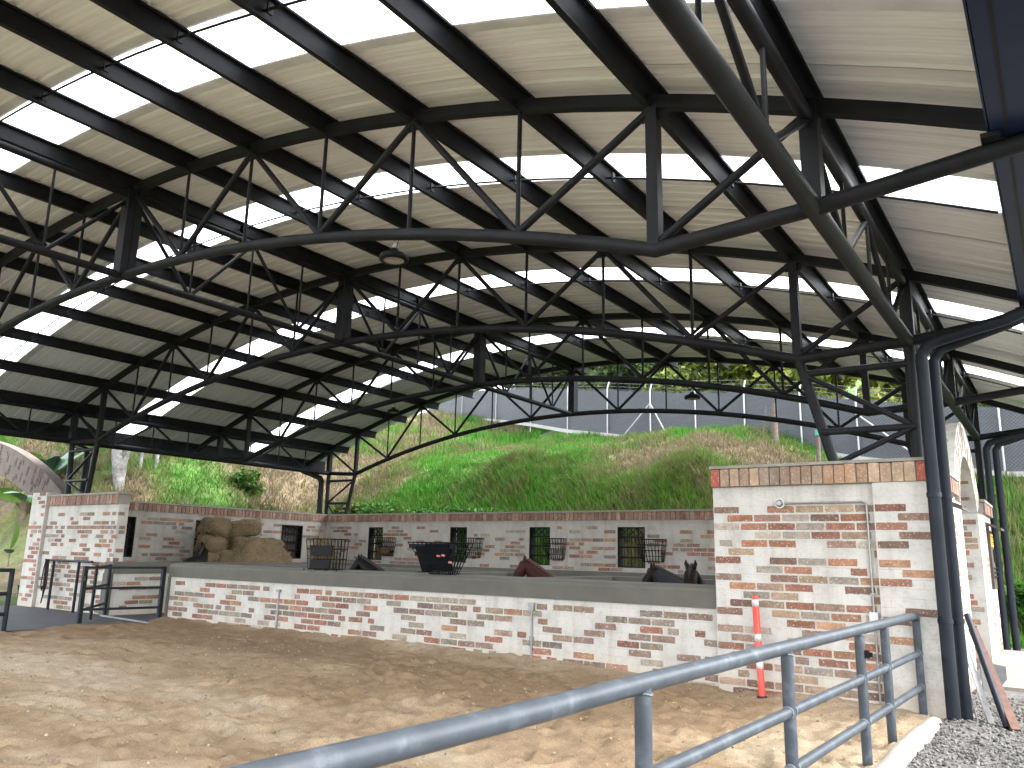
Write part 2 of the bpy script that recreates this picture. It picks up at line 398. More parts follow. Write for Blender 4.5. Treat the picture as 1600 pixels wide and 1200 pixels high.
def sand():
    xs = np.concatenate([np.arange(-16.45, -9, 0.1), np.arange(-9, -1.40, 0.045)])
    ys = np.concatenate([np.arange(-4, 1.6, 0.2), np.arange(1.6, 10.66, 0.05)])
    X, Y = np.meshgrid(xs, ys)
    yw = 10.58+0*X                 # foot line of the low wall
    Z = 0.0+0.11*sstep(-3.6, -7.5, X)+(fbm(X*1.1, Y*1.1, 51)-0.5)*0.10+(fbm(X*4, Y*4, 61)-0.5)*0.08+(fbm(X*11, Y*11, 71)-0.5)*0.035
    near = np.exp(-((yw-Y)/0.35)**2); Z = Z+near*(0.05+0.05*fbm(X*0.8, X*0+3, 81))     # sand heaped against the wall
    rr = np.random.default_rng(5)
    for k in range(900):                                          # hoof prints
        if rr.random() < 0.75: px, py = rr.uniform(-9, -1.5), rr.uniform(1.6, 9.9)
        else: px, py = rr.uniform(-17, -9), rr.uniform(1.6, 10)
        r = rr.uniform(0.07, 0.15); a = rr.uniform(0, PI)
        ix = np.where(np.abs(xs-px) < 0.4)[0]; iy = np.where(np.abs(ys-py) < 0.4)[0]
        if not len(ix) or not len(iy): continue
        sl_ = np.ix_(iy, ix); lx, ly = X[sl_]-px, Y[sl_]-py
        u = lx*math.cos(a)+ly*math.sin(a); v = (-lx*math.sin(a)+ly*math.cos(a))*1.35
        d = np.hypot(u, v)/r
        Z[sl_] += -rr.uniform(0.03, 0.08)*np.exp(-d**2.5)+rr.uniform(0.010, 0.028)*np.exp(-((d-1.45)/0.4)**2)
        nx, ny = len(xs), len(ys); i = np.arange(nx*ny).reshape(ny, nx)
    q = np.stack([i[:-1, :-1].ravel(), i[:-1, 1:].ravel(), i[1:, 1:].ravel(), i[1:, :-1].ravel()], 1)
    x, y = X.ravel(), Y.ravel()
    pale = np.array([0.34, 0.284, 0.208]); brown = np.array([0.195, 0.136, 0.086]); mid = np.array([0.275, 0.206, 0.136])
    f = 0.45+(fbm(x*0.45, y*0.9, 91)-0.5)*1.6+(fbm(x*2.5, y*2.5, 95)-0.5)*0.7
    ywf = yw.ravel()
    f = f+0.45*np.exp(-((y-5.6)/0.55)**2-((x+9.8)/3.6)**2)                # dry raked streak
    f = f-0.65*np.exp(-((ywf-1.6-y)/1.0)**2)*(x < -3)                     # damp band in front of the wall
    f = f+0.35*np.exp(-((x+2.6)/2.6)**2-((y-3)/4.5)**2)
    f = f+0.30*np.exp(-((ywf-y)/0.25)**2)
    f = np.clip(f, 0, 1)[:, None]
    c = np.where(f < 0.5, brown+(mid-brown)*f*2, mid+(pale-mid)*(f*2-1))
    ma, n, b, o = nodes_mat('arena_sand')
    a = N(n, 'ShaderNodeAttribute'); a.attribute_name = 'tint'
    t = noise_tex(n, 6, 8, 0.75); tg = noise_tex(n, 70, 6, 0.8)
    v = ramp(n, t.outputs['Fac'], [(0.3, (0.72, 0.70, 0.66)), (0.68, (1.12, 1.1, 1.07))])
    g = ramp(n, tg.outputs['Fac'], [(0.33, (0.58, 0.56, 0.52)), (0.5, (1, 1, 1)), (0.70, (1.3, 1.28, 1.24))])
    c1 = mixc(n, 1.0, a.outputs['Color'], v.outputs[0], 'MULTIPLY'); c2 = mixc(n, 1.0, c1, g.outputs[0], 'MULTIPLY')
    n.links.new(c2, b.inputs['Base Color']); b.inputs['Roughness'].default_value = 0.97; b.inputs['Specular IOR Level'].default_value = 0.1
    ad = N(n, 'ShaderNodeMath', operation='ADD'); n.links.new(t.outputs['Fac'], ad.inputs[0]); n.links.new(tg.outputs['Fac'], ad.inputs[1])
    bump(n, b, ad.outputs[0], 0.7, 0.02)
    prop(link('sand', np_mesh('sand', np.stack([x, y, Z.ravel()], 1), q, ma, c, True)), kind='structure')
sand()
def sand_clods():
    b = bmesh.new(); bmesh.ops.create_icosphere(b, subdivisions=1, radius=1); tv = np.array([v.co[:] for v in b.verts]); tf = np.array([[v.index for v in f.verts] for f in b.faces]); b.free()
    cnt = 7000; px = rng.uniform(-13, -1.5, cnt); py = 1.7+8.8*rng.random(cnt)
    sz = 0.004+0.011*rng.random(cnt)**3
    sc = sz[:, None, None]*(0.7+0.6*rng.random((cnt, 1, 3)))*(0.7+0.5*rng.random((cnt, len(tv), 1)))
    sm = bpy.data.objects['sand'].data; nv = len(sm.vertices); co = np.empty(nv*3, np.float32); sm.vertices.foreach_get('co', co); co = co.reshape(-1, 3)
    gx, gy = np.unique(co[:, 0]), np.unique(co[:, 1]); Zg = co[:, 2].reshape(len(gy), len(gx))
    pz = Zg[np.clip(np.searchsorted(gy, py), 0, len(gy)-1), np.clip(np.searchsorted(gx, px), 0, len(gx)-1)]
    V = tv[None]*sc+np.stack([px, py, pz+sz*0.2], 1)[:, None, :]
    Fq = (tf[None]+(np.arange(cnt)*len(tv))[:, None, None]).reshape(-1, 3)
    base = np.array([0.30, 0.225, 0.148])*(0.35+0.75*rng.random((cnt, 1))); cc = np.repeat(base, len(tv), 0)
    prop(link('sand_clods', np_mesh('sand_clods', V.reshape(-1, 3), Fq, M['clod'], cc)), 'small clods and crumbs lying on the arena sand', None, kind='stuff')
M['clod'] = tint_mat('sand_clod', 0.95, 0)
sand_clods()

def floors():
    ma = simple('dark_rubber_paving', (0.018, 0.020, 0.025), (0.036, 0.039, 0.046), 2.5, 0.6, 0.3, 40)
    b = MB(); b.add([(-23.6, -6, 0.1), (-16.4, -6, 0.1), (-16.4, 10.7, 0.1), (-16.3, 10.9, 0.1), (-16.3, 19.2, 0.1), (-23.6, 19.2, 0.1)], [(0, 1, 2, 3, 4, 5)])
    prop(b.build('dark_floor', ma), kind='structure')
    ma2 = simple('stall_floor', (0.12, 0.09, 0.06), (0.2, 0.15, 0.1), 4, 0.95, 0.4)
    b = MB(); b.add([(-16.25, 10.8, -0.18), (-1.8, 10.8, -0.18), (-1.8, 19.2, -0.18), (-16.25, 19.2, -0.18)], [(0, 1, 2, 3)])
    prop(b.build('stall_floor', ma2), kind='structure')
    # gravel yard
    xs = np.concatenate([np.arange(-1.42, 1.6, 0.05), np.arange(1.6, 22, 1.0)])
    ys = np.concatenate([np.arange(-8, 5, 1.0), np.arange(5, 14, 0.06), np.arange(14, 21.2, 0.6)])
    X, Y = np.meshgrid(xs, ys)
    Z = 0.0+(fbm(X*2, Y*2, 15)-0.5)*0.07+(fbm(X*9, Y*9, 16)-0.5)*0.03
    Z = Z+0.05*np.exp(-((X+1.1)/0.3)**2-((Y-10.2)/0.5)**2)
    Z = np.where(Y > 12.8, np.minimum(Z, -0.01), Z)
    nx, ny = len(xs), len(ys); i = np.arange(nx*ny).reshape(ny, nx)
    q = np.stack([i[:-1, :-1].ravel(), i[:-1, 1:].ravel(), i[1:, 1:].ravel(), i[1:, :-1].ravel()], 1)
    ma, n, b, o = nodes_mat('grey_gravel')
    tc = N(n, 'ShaderNodeTexCoord')
    vo = N(n, 'ShaderNodeTexVoronoi'); vo.inputs['Scale'].default_value = 42; n.links.new(tc.outputs['Object'], vo.inputs['Vector'])
    t = noise_tex(n, 1.4, 5)
    c = ramp(n, vo.outputs['Color'], [(0.1, (0.025, 0.0235, 0.0215)), (0.5, (0.062, 0.059, 0.055)), (0.9, (0.12, 0.116, 0.11))])
    v = ramp(n, t.outputs['Fac'], [(0.3, (0.78, 0.74, 0.68)), (0.7, (1.05, 1.05, 1.05))])
    n.links.new(mixc(n, 1.0, c.outputs[0], v.outputs[0], 'MULTIPLY'), b.inputs['Base Color']); b.inputs['Roughness'].default_value = 0.95
    bump(n, b, vo.outputs['Distance'], -0.8, 0.02)
    prop(link('gravel', np_mesh('gravel', np.stack([X.ravel(), Y.ravel(), Z.ravel()], 1), q, ma, None, True)), kind='structure')
    # loose stones on it
    b = bmesh.new(); bmesh.ops.create_icosphere(b, subdivisions=1, radius=1); tv = np.array([v.co[:] for v in b.verts]); tf = np.array([[v.index for v in f.verts] for f in b.faces]); b.free()
    cnt = 9000; px = rng.uniform(-1.3, 1.4, cnt); py = 6.3+7.0*rng.random(cnt)**1.2; keep = ~((py > 12.6) & (px > -1.2))
    px, py = px[keep], py[keep]; cnt = len(px)
    sz = rng.uniform(0.007, 0.020, cnt)
    sc = sz[:, None, None]*(0.6+0.8*rng.random((cnt, 1, 3)))*(0.8+0.4*rng.random((cnt, len(tv), 1)))
    pz = 0.0+(fbm(px*2, py*2, 15)-0.5)*0.07+(fbm(px*9, py*9, 16)-0.5)*0.03+0.05*np.exp(-((px+1.1)/0.3)**2-((py-10.2)/0.5)**2)
    V = tv[None]*sc+np.stack([px, py, pz+sz*0.3], 1)[:, None, :]
    Fq = (tf[None]+(np.arange(cnt)*len(tv))[:, None, None]).reshape(-1, 3)
    base = rng.uniform(0.03, 0.15, cnt)[:, None]*np.array([1, 0.97, 0.91]); cc = np.repeat(base, len(tv), 0)
    prop(link('gravel_stones', np_mesh('gravel_stones', V.reshape(-1, 3), Fq, tint_mat('loose_stone', 0.9, 0), cc)), 'loose grey gravel stones scattered over the yard by the right-hand pipes', None, kind='stuff')
    # pale concrete threshold in front of the arch
    b = MB(); b.box((-1.24, 13.6, -0.12), (6, 19.4, 0.035))
    prop(b.build('concrete_apron', simple('pale_concrete', (0.16, 0.14, 0.11), (0.20, 0.18, 0.145), 2, 0.9, 0.2, 30)), kind='structure')
floors()

# ------------------------------------------------------------------ BRICK WALLS
PAL_WARM = [(0.27, 0.118, 0.07), (0.32, 0.155, 0.088), (0.24, 0.108, 0.075), (0.34, 0.19, 0.112), (0.24, 0.145, 0.105), (0.28, 0.20, 0.142), (0.18, 0.105, 0.08), (0.31, 0.225, 0.15), (0.26, 0.225, 0.19), (0.27, 0.13, 0.09), (0.34, 0.295, 0.25), (0.31, 0.215, 0.16), (0.24, 0.165, 0.125)]
PAL_MUTE = [(0.25, 0.125, 0.085), (0.215, 0.115, 0.085), (0.28, 0.15, 0.10), (0.235, 0.16, 0.12), (0.205, 0.17, 0.135), (0.25, 0.21, 0.165), (0.25, 0.11, 0.075), (0.19, 0.125, 0.10), (0.23, 0.185, 0.135), (0.30, 0.26, 0.21), (0.25, 0.165, 0.12), (0.21, 0.155, 0.125), (0.29, 0.16, 0.09)]
PAL_CAP = [(0.20, 0.10, 0.07), (0.24, 0.135, 0.095), (0.18, 0.10, 0.075), (0.26, 0.17, 0.12), (0.22, 0.14, 0.105)]
PAL_TAN = [(0.33, 0.235, 0.165), (0.27, 0.18, 0.125), (0.24, 0.165, 0.12), (0.36, 0.26, 0.17), (0.25, 0.19, 0.15), (0.31, 0.19, 0.12), (0.22, 0.14, 0.105)]
def ragged(L, H, seed, proud=0.005, deep=0.02):
    r = random.Random(seed); pts = []
    nx = max(3, int(L/0.04))
    rough = r.choice([0.0015, 0.002, 0.003, 0.005])
    for k in range(nx): pts.append((-L/2+L*k/nx, -H/2+r.uniform(-rough, rough)*1.0))
    pts.append((L/2+r.uniform(-rough, rough), -H/2)); pts.append((L/2+r.uniform(-rough, rough)+0.003, 0))
    for k in range(nx): pts.append((L/2-L*k/nx, H/2+r.uniform(-rough, rough)))
    pts.append((-L/2+r.uniform(-rough, rough), H/2)); pts.append((-L/2-0.003+r.uniform(-rough, rough), 0))
    n = len(pts); mb = MB()
    ins = [(p[0]*0.985, p[1]*0.93) for p in pts]
    vs = [(p[0], deep, p[1]) for p in pts]+[(p[0], -proud*0.35, p[1]) for p in pts]+[(p[0], -proud, p[1]) for p in ins]
    fs = []
    for a in (0, n):
        for k in range(n): k2 = (k+1) % n; fs.append((a+k, a+k2, a+n+k2, a+n+k))
    fs.append(tuple(range(2*n, 3*n)))
    mb.add(vs, fs); return mb.mesh('brick', M['brick'])
BR_FULL = [ragged(BW-0.024, BH-0.024, 100+i) for i in range(12)]
BR_HALF = [ragged((BW-0.024)*random.uniform(0.4, 0.62), BH-0.024, 200+i) for i in range(6)]
def put_brick(par, x, y, z, pal, half=False, r=random, rz=0.0, ry=0.0, me=None):
    o = bpy.data.objects.new('brick', me or (r.choice(BR_HALF) if half else r.choice(BR_FULL))); COL.objects.link(o)
    o.parent = par; o.location = (x, y, z); o.rotation_euler = (0, ry+r.uniform(-0.012, 0.012), rz)
    c = r.choice(pal); f = r.uniform(0.62, 1.0); o.color = (c[0]*f, c[1]*f, c[2]*f, 1); return o

def solid_cells(L, z0, z1, wins):
    us = sorted(set([0, L]+[u for w_ in wins for u in w_[:2]])); out = []
    for a, b in zip(us[:-1], us[1:]):
        cuts = sorted([(w_[2], w_[3]) for w_ in wins if w_[0] <= a+1e-6 and w_[1] >= b-1e-6]); z = z0
        for (p, q) in cuts:
            if p > z+1e-6: out.append((a, b, z, p))
            z = q
        if z1 > z+1e-6: out.append((a, b, z, z1))
    return out

def brick_wall(name, label, P0, P1, z1, th, wins=(), dens=0.45, pal=PAL_MUTE, mat='wall', zmin=0.0, coping=None, plain_top=0.1, seed=1, cap_over=0.04, z0=-0.1, cat='brick wall', brick_zmin=None, cap_w=0.125, ends=(), cap_pal=None):
    P0, P1 = Vector((*P0, 0)), Vector((*P1, 0)); d = P1-P0; L = d.length
    root = empty(name, P0, math.atan2(d.y, d.x), label, cat)
    mb = MB()
    for (a, b, p, q) in solid_cells(L, z0, z1, wins): mb.box((a, 0, p), (b, th, q))
    mb.build('wall_body', M[mat], root)
    r = random.Random(seed)
    rows = int((z1-plain_top)/BH); cnt = 0
    bz = zmin if brick_zmin is None else brick_zmin
    for row in range(rows+1):
        z = (row+0.5)*BH
        if z < bz or z+BH/2 > z1-plain_top+0.02: continue
        off = -0.5 if row % 2 == 0 else 0.0
        for i in range(int(L/BW)+2):
            x = (i+off+0.5)*BW; half = False
            if x-BW/2 < -0.01:
                if x < 0.02: continue
                x = BW*0.27; half = True
            if x+BW/2 > L+0.01:
                if x-BW/2 > L-0.12: continue
                x = (x-BW/2+L)/2; half = True
            # clusters of bare brick
            cl = mnoise.noise(Vector((x*0.9+seed*3.1, z*2.2, seed)))*0.14
            if r.random() > dens+cl: continue
            hw = BW/2 if not half else BW/4
            if any(w_[0]-hw < x < w_[1]+hw and w_[2]-BH/2 < z < w_[3]+BH/2 for w_ in wins): continue
            if cnt >= 298: continue
            h2 = half or r.random() < 0.08
            put_brick(root, x+(r.uniform(-0.06, 0.06) if (h2 and not half) else 0), 0, z, pal, h2, r); cnt += 1
    # short headers on visible end faces
    for e in ends:
        xe, sgn = (0, -1) if e == 'L' else (L, 1)
        for row in range(int(z1/BH)):
            z = (row+0.5)*BH
            if r.random() < 0.5 and z < z1-0.12 and z > bz:
                o = put_brick(root, xe, th/2+r.uniform(-0.05, 0.05), z, pal, True, r, rz=(-PI/2 if sgn < 0 else PI/2))
    if coping:
        hc, over = coping
        cm = []
        for k in range(6):
            q = MB(); rr = random.Random(k+seed*10); wv = cap_w-0.014
            q.box((-wv/2+rr.uniform(0, .004), -over+rr.uniform(-.006, .006), 0.004), (wv/2-rr.uniform(0, .004), th+over*0.6, hc-0.012-rr.uniform(0, .006)))
            cm.append(q.mesh('coping_brick', M['brick']))
        nb = int(round(L/cap_w)); st = L/nb
        bed = MB().box((0.003, -over+0.022, z1), (L-0.003, th+over*0.3, z1+hc-0.022)); bed.build('coping_bed', M['mortar_cap'], root)
        for k in range(nb):
            o = bpy.data.objects.new('coping_brick', r.choice(cm)); COL.objects.link(o); o.parent = root
            o.location = ((k+0.5)*st, 0, z1); o.rotation_euler = (0, r.uniform(-0.02, 0.02), 0)
            c = r.choice(cap_pal or PAL_CAP); f = r.uniform(0.75, 1.2)
            if cap_pal and k in (0, nb-1): c, f = (0.30, 0.075, 0.05), 1.0
            o.color = (c[0]*f, c[1]*f, c[2]*f, 1)
        MB().box((-0.01, -over-0.012, z1+hc-0.008), (L+0.01, th+over, z1+hc+cap_over)).build('coping_cap', M['mortar_cap'], root)
    return root, L

def grille(root, u0, u1, z0, z1, th, leaf=False):
    mb = MB(); f = 0.035
    for (a, b, p, q) in ((u0, u0+f, z0, z1), (u1-f, u1, z0, z1), (u0+f, u1-f, z1-f, z1), (u0+f, u1-f, z0, z0+f)):
        mb.box((a, 0.02, p), (b, th-0.05, q))
    fr = mb.build('window_frame', M['black'], root)
    mb = MB(); n = 7
    for k in range(1, 4): z = z0+(z1-z0)*k/4; mb.box((u0+f, 0.10, z-0.022), (u1-f, 0.15, z+0.022))
    for k in range(1, n): x = u0+f+(u1-u0-2*f)*k/n; mb.pipe([(x, 0.125, z0+f), (x, 0.125, z1-f)], 0.009, 5)
    zt = z0+(z1-z0)*0.75
    for k in range(3):
        a = u0+f+(u1-u0-2*f)*k/3; b = u0+f+(u1-u0-2*f)*(k+1)/3
        mb.bar((a, 0.12, zt+0.03), (b, 0.12, z1-f), 0.02, 0.02); mb.bar((b, 0.13, zt+0.03), (a, 0.13, z1-f), 0.02, 0.02)
    mb.build('window_grille', M['black'], fr)
    if leaf:
        MB().box((u0+f+0.01, th-0.10, z0+f), (u1-f-0.01, th-0.06, z1-f)).build('shutter', M['sign_brown'], fr)

def walls():
    # low wall along the arena
    P0, P1 = (-16.4, 10.58), (-3.9, 10.58)
    r, L = brick_wall('low_wall', 'low whitewashed brick wall with thick grey cement coping along the sand arena', P0, P1, 1.06, 0.34, dens=0.66, pal=PAL_MUTE, plain_top=0.0, seed=3)
    mb = MB()
    prof = [(-0.035, 1.05), (-0.04, 1.27), (-0.02, 1.305), (0.02, 1.325), (0.40, 1.345), (0.43, 1.30), (0.43, 1.05)]
    xs = [-0.05, L-0.02, L-0.004]; vs = []; n = len(prof)
    for j, x in enumerate(xs):
        for (y, z) in prof: vs.append((x, y, z))
    fs = []
    for j in range(2):
        for k in range(n): k2 = (k+1) % n; fs.append((j*n+k, j*n+k2, (j+1)*n+k2, (j+1)*n+k))
    fs += [tuple(range(n-1, -1, -1)), tuple(range(2*n, 3*n))]
    mb.add(vs, fs); mb.build('coping', M['cement'], r)
    MB().box((-0.06, -0.04, -0.1), (-0.002, 0.40, 1.05)).build('end_trim', M['cement'], r)
    # right-hand pier
    P0, P1 = (-3.9, 10.5), (-1.24, 10.50)
    r, L = brick_wall('brick_pier', 'tall whitewashed brick pier with soldier brick coping at the right end of the low wall', P0, P1, 2.65, 0.45, dens=0.70, pal=PAL_WARM, coping=(0.25, 0.08), plain_top=0.22, seed=12, cap_w=0.135, cap_over=0.03, ends=('R',), cap_pal=PAL_TAN)
    # proud right strip of the pier, next to the pipe chase
    mb = MB().box((L-0.63, -0.065, -0.1), (L, -0.002, 2.648)); mb.build('raised_strip', M['wall'], r)
    rr = random.Random(5)
    for row in range(1, 24):
        z = (row+0.5)*BH
        if z > 2.5: continue
        if rr.random() < 0.62:
            x = L-0.63+0.17 if row % 2 else L-0.2
            put_brick(r, L-0.63+(0.185 if row % 2 else 0.43), -0.065, z, PAL_WARM, False, rr)
    # back wall
    W = [(-18.95, -18.3), (-15.5, -14.85), (-12.6, -11.9), (-9.8, -9.0)]
    P0, P1 = (-21.0, 19.2), (-1.75, 19.2)
    wins = [(a+21.0, b+21.0, 1.42, 2.47) for a, b in W]
    r, L = brick_wall('back_wall', 'long whitewashed brick back wall with four barred windows', P0, P1, 2.65, 0.32, wins, dens=0.52, pal=PAL_MUTE, mat='wall_shaded', coping=(0.22, 0.05), plain_top=0.16, seed=21, brick_zmin=1.15, cap_w=0.13)
    for w_ in wins:
        grille(r, *w_, 0.32)
    # left side wall with three windows
    P0, P1 = (-21.0, 11.0), (-21.0, 19.19)
    W = [(0.85, 1.3), (3.15, 3.7), (6.3, 7.2)]
    wins = [(a, b, 1.40, 2.48) for a, b in W]
    r, L = brick_wall('side_wall', 'whitewashed brick side wall behind the hay stack with dark shuttered windows', P0, P1, 2.65, 0.32, wins, dens=0.5, pal=PAL_MUTE, mat='wall_shaded', coping=(0.22, 0.05), plain_top=0.16, seed=33, brick_zmin=1.15, cap_w=0.13)
    for w_ in wins: grille(r, *w_, 0.32, leaf=True)
    # left pier
    r, L = brick_wall('left_pier', 'whitewashed brick wall block with red brick coping at the far left of the yard', (-22.15, 10.5), (-18.74, 10.5), 2.68, 0.25, dens=0.58, pal=PAL_MUTE, ends=('R',), coping=(0.25, 0.05), plain_top=0.18, seed=44, cap_w=0.13)
    r, L = brick_wall('gate_pillar', 'narrow pinkish brick pillar carrying the left brick arch', (-22.95, 10.42), (-22.17, 10.42), 3.04, 0.55, dens=0.6, pal=[(0.30, 0.14, 0.10), (0.26, 0.13, 0.10), (0.33, 0.19, 0.14)], plain_top=0.0, seed=45, cat='brick pillar')
    # low wall along the side alley, seen through the yard gate
    r, L = brick_wall('alley_wall', 'low brick wall with grey cement top seen through the yard gate', (-18.5, 10.42), (-18.5, 18.9), 1.05, 0.3, dens=0.5, pal=PAL_MUTE, plain_top=0.0, seed=51)
    MB().box((-0.03, -0.03, 1.05), (L, 0.34, 1.32)).build('coping', M['cement'], r)
    MB().box((-0.06, -0.03, -0.1), (-0.002, 0.33, 1.05)).build('end_trim', M['cement'], r)
walls()

def partitions():
    def part(a, b, label, z=1.30, t=0.22):
        a, b = Vector((*a, 0)), Vector((*b, 0)); d = b-a
        root = empty('stall_partition', a, math.atan2(d.y, d.x), label, 'stall partition', 'grey stall partitions behind the low wall')
        MB().box((0, 0, -0.2), (d.length, t, z-0.1)).build('partition_body', M['cement_pale'], root)
        MB().box((-0.02, -0.03, z-0.1), (d.length+0.02, t+0.03, z+0.02)).build('partition_cap', M['cement'], root)
    part((-17.0, 14.3), (-9.6, 14.3), 'grey partition running behind the black hay rack')
    part((-18.6, 17.3), (-2.0, 17.3), 'longest grey stall partition, in front of the back wall windows', 1.32)
    part((-7.6, 14.3), (-2.0, 14.3), 'grey partition beside the dark horse in the navy neck cover')
    part((-15.2, 11.8), (-15.2, 14.2), 'short grey cross partition nearest the hay stack')
    part((-9.9, 11.5), (-9.9, 14.2), 'short grey cross partition left of the chestnut horse')
    part((-7.4, 11.3), (-7.4, 14.2), 'short grey cross partition right of the chestnut horse')
partitions()

# ------------------------------------------------------------------ ARCHES
def voussoir_arch(root, c, axis, r0, r1, a0, a1, th, seed, dens=0.5, pal=PAL_MUTE, mat='wall', n=40):
    """segment of a masonry ring. axis='x': ring lies in the XZ plane (thickness along y); axis='y': in the YZ plane (thickness along x)."""
    mb = MB(); rings = []
    def P(rad, a, t):
        u = c[0]+rad*math.cos(a); z = c[1]+rad*math.sin(a)
        return (u, t, z) if axis == 'x' else (-t, u, z)
    for k in range(n+1):
        a = a0+(a1-a0)*k/n
        rings.append([P(r0, a, 0), P(r1, a, 0), P(r1, a, th), P(r0, a, th)])
    vs = [p for rg in rings for p in rg]; fs = []
    for k in range(n):
        for j in range(4): fs.append((k*4+j, k*4+(j+1) % 4, (k+1)*4+(j+1) % 4, (k+1)*4+j))
    fs += [(3, 2, 1, 0), (n*4, n*4+1, n*4+2, n*4+3)]
    mb.add(vs, fs)
    me = mb.mesh('arch_ring', M[mat])
    bm = bmesh.new(); bm.from_mesh(me); bmesh.ops.recalc_face_normals(bm, faces=bm.faces); bm.to_mesh(me); bm.free()
    link('arch_ring', me, root)
    r = random.Random(seed)
    nb = int(abs(a1-a0)*(r0+r1)/2/0.105)
    for k in range(nb):
        a = a0+(a1-a0)*(k+0.5)/nb
        for s in range(max(1, int((r1-r0)/0.24))):
            if r.random() > dens: continue
            L = min(0.22, (r1-r0)-0.03); rad = r0+0.02+L/2+s*0.25+(0.06 if k % 2 else 0); L2 = min(L, r1-0.01-(rad-L/2))
            if L2 < 0.06: continue
            q = MB(); q.box((-L/2, -0.006, -0.034), (-L/2+L2, 0.02, 0.034)); me = q.mesh('brick', M['brick'])
            p = P(rad, a, 0)
            o = bpy.data.objects.new('brick', me); COL.objects.link(o); o.parent = root; o.location = p
            o.rotation_euler = (0, -a, 0) if axis == 'x' else (0, -a, PI/2)
            cc = r.choice(pal); f = r.uniform(0.8, 1.15); o.color = (cc[0]*f, cc[1]*f, cc[2]*f, 1)
    return root
def right_gate():
    X1 = -1.25; TH = 0.55
    # gate wall runs along Y; its lit face looks to +X. local x = +Y, so put front to +X
    def seg(a, b, z1, label, cop, seed, ends=()):
        return brick_wall('gate_wall', label, (X1, a), (X1, b), z1, TH, dens=0.45, pal=PAL_WARM, coping=cop, seed=seed, plain_top=0.1, ends=ends, cap_w=0.13)
    seg(10.97, 13.10, 2.65, 'whitewashed brick wall length between the twin drain pipes and the right arch', (0.22, 0.06), 61)
    seg(17.45, 19.45, 2.65, 'whitewashed brick wall length beyond the right arch carrying the notice board', (0.22, 0.06), 62)
    root = empty('brick_arch', (0, 0, 0), 0, 'sunlit whitewashed brick entrance arch beyond the twin drain pipes', 'brick arch')
    cz, R0, R1 = 1.87, 1.6, 2.17; cy = 15.25
    ja = math.asin((2.62-cz)/R0)
    # jambs
    mb = MB(); y0 = cy-R0*math.cos(ja)
    mb.box((X1-TH, 13.12, -0.1), (X1, y0, 2.6)); mb.build('arch_jamb', M['wall'], root)
    MB().box((X1-TH, 2*cy-y0, -0.1), (X1, 17.43, 2.6)).build('arch_jamb', M['wall'], root)
    sub = empty('arch_span', (X1, 0, 0), 0); sub.parent = root
    voussoir_arch(sub, (cy, cz), 'y', R0, R1, ja, PI-ja, TH, 63, 0.3, PAL_WARM)
    r = random.Random(9)
    for row in range(24):                    # bare bricks on the jambs and the soffit (faces that look to -Y)
        z = (row+0.5)*BH
        if z < 2.55:
            for yy in (13.12, 2*cy-y0):
                if r.random() < 0.62: put_brick(root, X1-TH+0.14+r.choice([0.05, 0.2]), yy, z, PAL_WARM, r.random() < 0.3, r)
            for yy in (13.12+0.35, 17.43-0.35):
                if r.random() < 0.4: put_brick(root, X1, yy+r.uniform(-.1, .1), z, PAL_WARM, True, r, rz=PI/2)
    for k in range(9):                        # soffit strips on the far half and extrados strips on the near half
        a = ja+(PI/2-ja)*(k+0.5)/9
        if r.random() < 0.75:
            q = MB(); q.box((-0.15, -0.006, -0.035), (0.15, 0.02, 0.035))
            o = link('brick', q.mesh('brick', M['brick']), sub); o.location = (-TH/2+r.uniform(-.06, .06), cy+R0*math.cos(a), cz+R0*math.sin(a)); o.rotation_euler = (-(-a), 0, 0)
            cc = r.choice(PAL_WARM); o.color = (*cc, 1)
        a = PI-a
        if r.random() < 0.75:
            q = MB(); q.box((-0.15, -0.006, -0.035), (0.15, 0.02, 0.035))
            o = link('brick', q.mesh('brick', M['brick']), sub); o.location = (-TH/2+r.uniform(-.06, .06), cy+R1*math.cos(a), cz+R1*math.sin(a)); o.rotation_euler = (a-PI, 0, 0)
            cc = r.choice(PAL_WARM); o.color = (*cc, 1)
    # notice boards with a little hood
    for (y, label, full) in ((18.5, 'dark brown notice board with yellow plate beyond the right arch', True), (11.55, 'dark hooded notice board mostly hidden behind the twin drain pipes', False)):
        b = empty('notice_board', (X1, y, 0), 0, label, 'notice board', 'notice boards on the gate wall')
        MB().box((0.004, -0.36, 1.25), (0.05, 0.36, 2.36)).build('board', M['sign_brown'], b)
        mb = MB(); mb.add([(0.002, -0.45, 2.52), (0.26, -0.45, 2.40), (0.26, 0.45, 2.40), (0.002, 0.45, 2.52), (0.002, -0.45, 2.47), (0.26, -0.45, 2.36), (0.26, 0.45, 2.36), (0.002, 0.45, 2.47)],
                          [(0, 1, 2, 3), (7, 6, 5, 4), (0, 4, 5, 1), (1, 5, 6, 2), (2, 6, 7, 3), (3, 7, 4, 0)])
        mb.build('hood', M['sign_brown'], b)
        p = MB().box((0.052, -0.26, 2.05), (0.062, 0.26, 2.30)).build('yellow_plate', M['yellow'], b)
        mb = MB()
        for k, (a0, a1, zz) in enumerate(((-0.2, 0.2, 2.24), (-0.17, 0.12, 2.19), (-0.2, 0.2, 2.14), (-0.12, 0.17, 2.10))): mb.box((0.063, a0, zz-0.012), (0.066, a1, zz+0.012))
        mb.build('plate_lettering', M['black'], p)
        mb = MB()
        for zz in (1.48, 1.56, 1.64): mb.pipe([(0.075, -0.3, zz), (0.075, 0.3, zz)], 0.012, 6)
        mb.build('hook_bar', M['black'], b)
        MB().box((0.052, 0.10, 1.75), (0.072, 0.28, 2.0)).build('side_panel', M['black'], b)
right_gate()
M['arch_plaster'] = simple('brownish_grey_masonry', (0.085, 0.068, 0.058), (0.13, 0.105, 0.09), 3, 0.95, 0.5, 25)
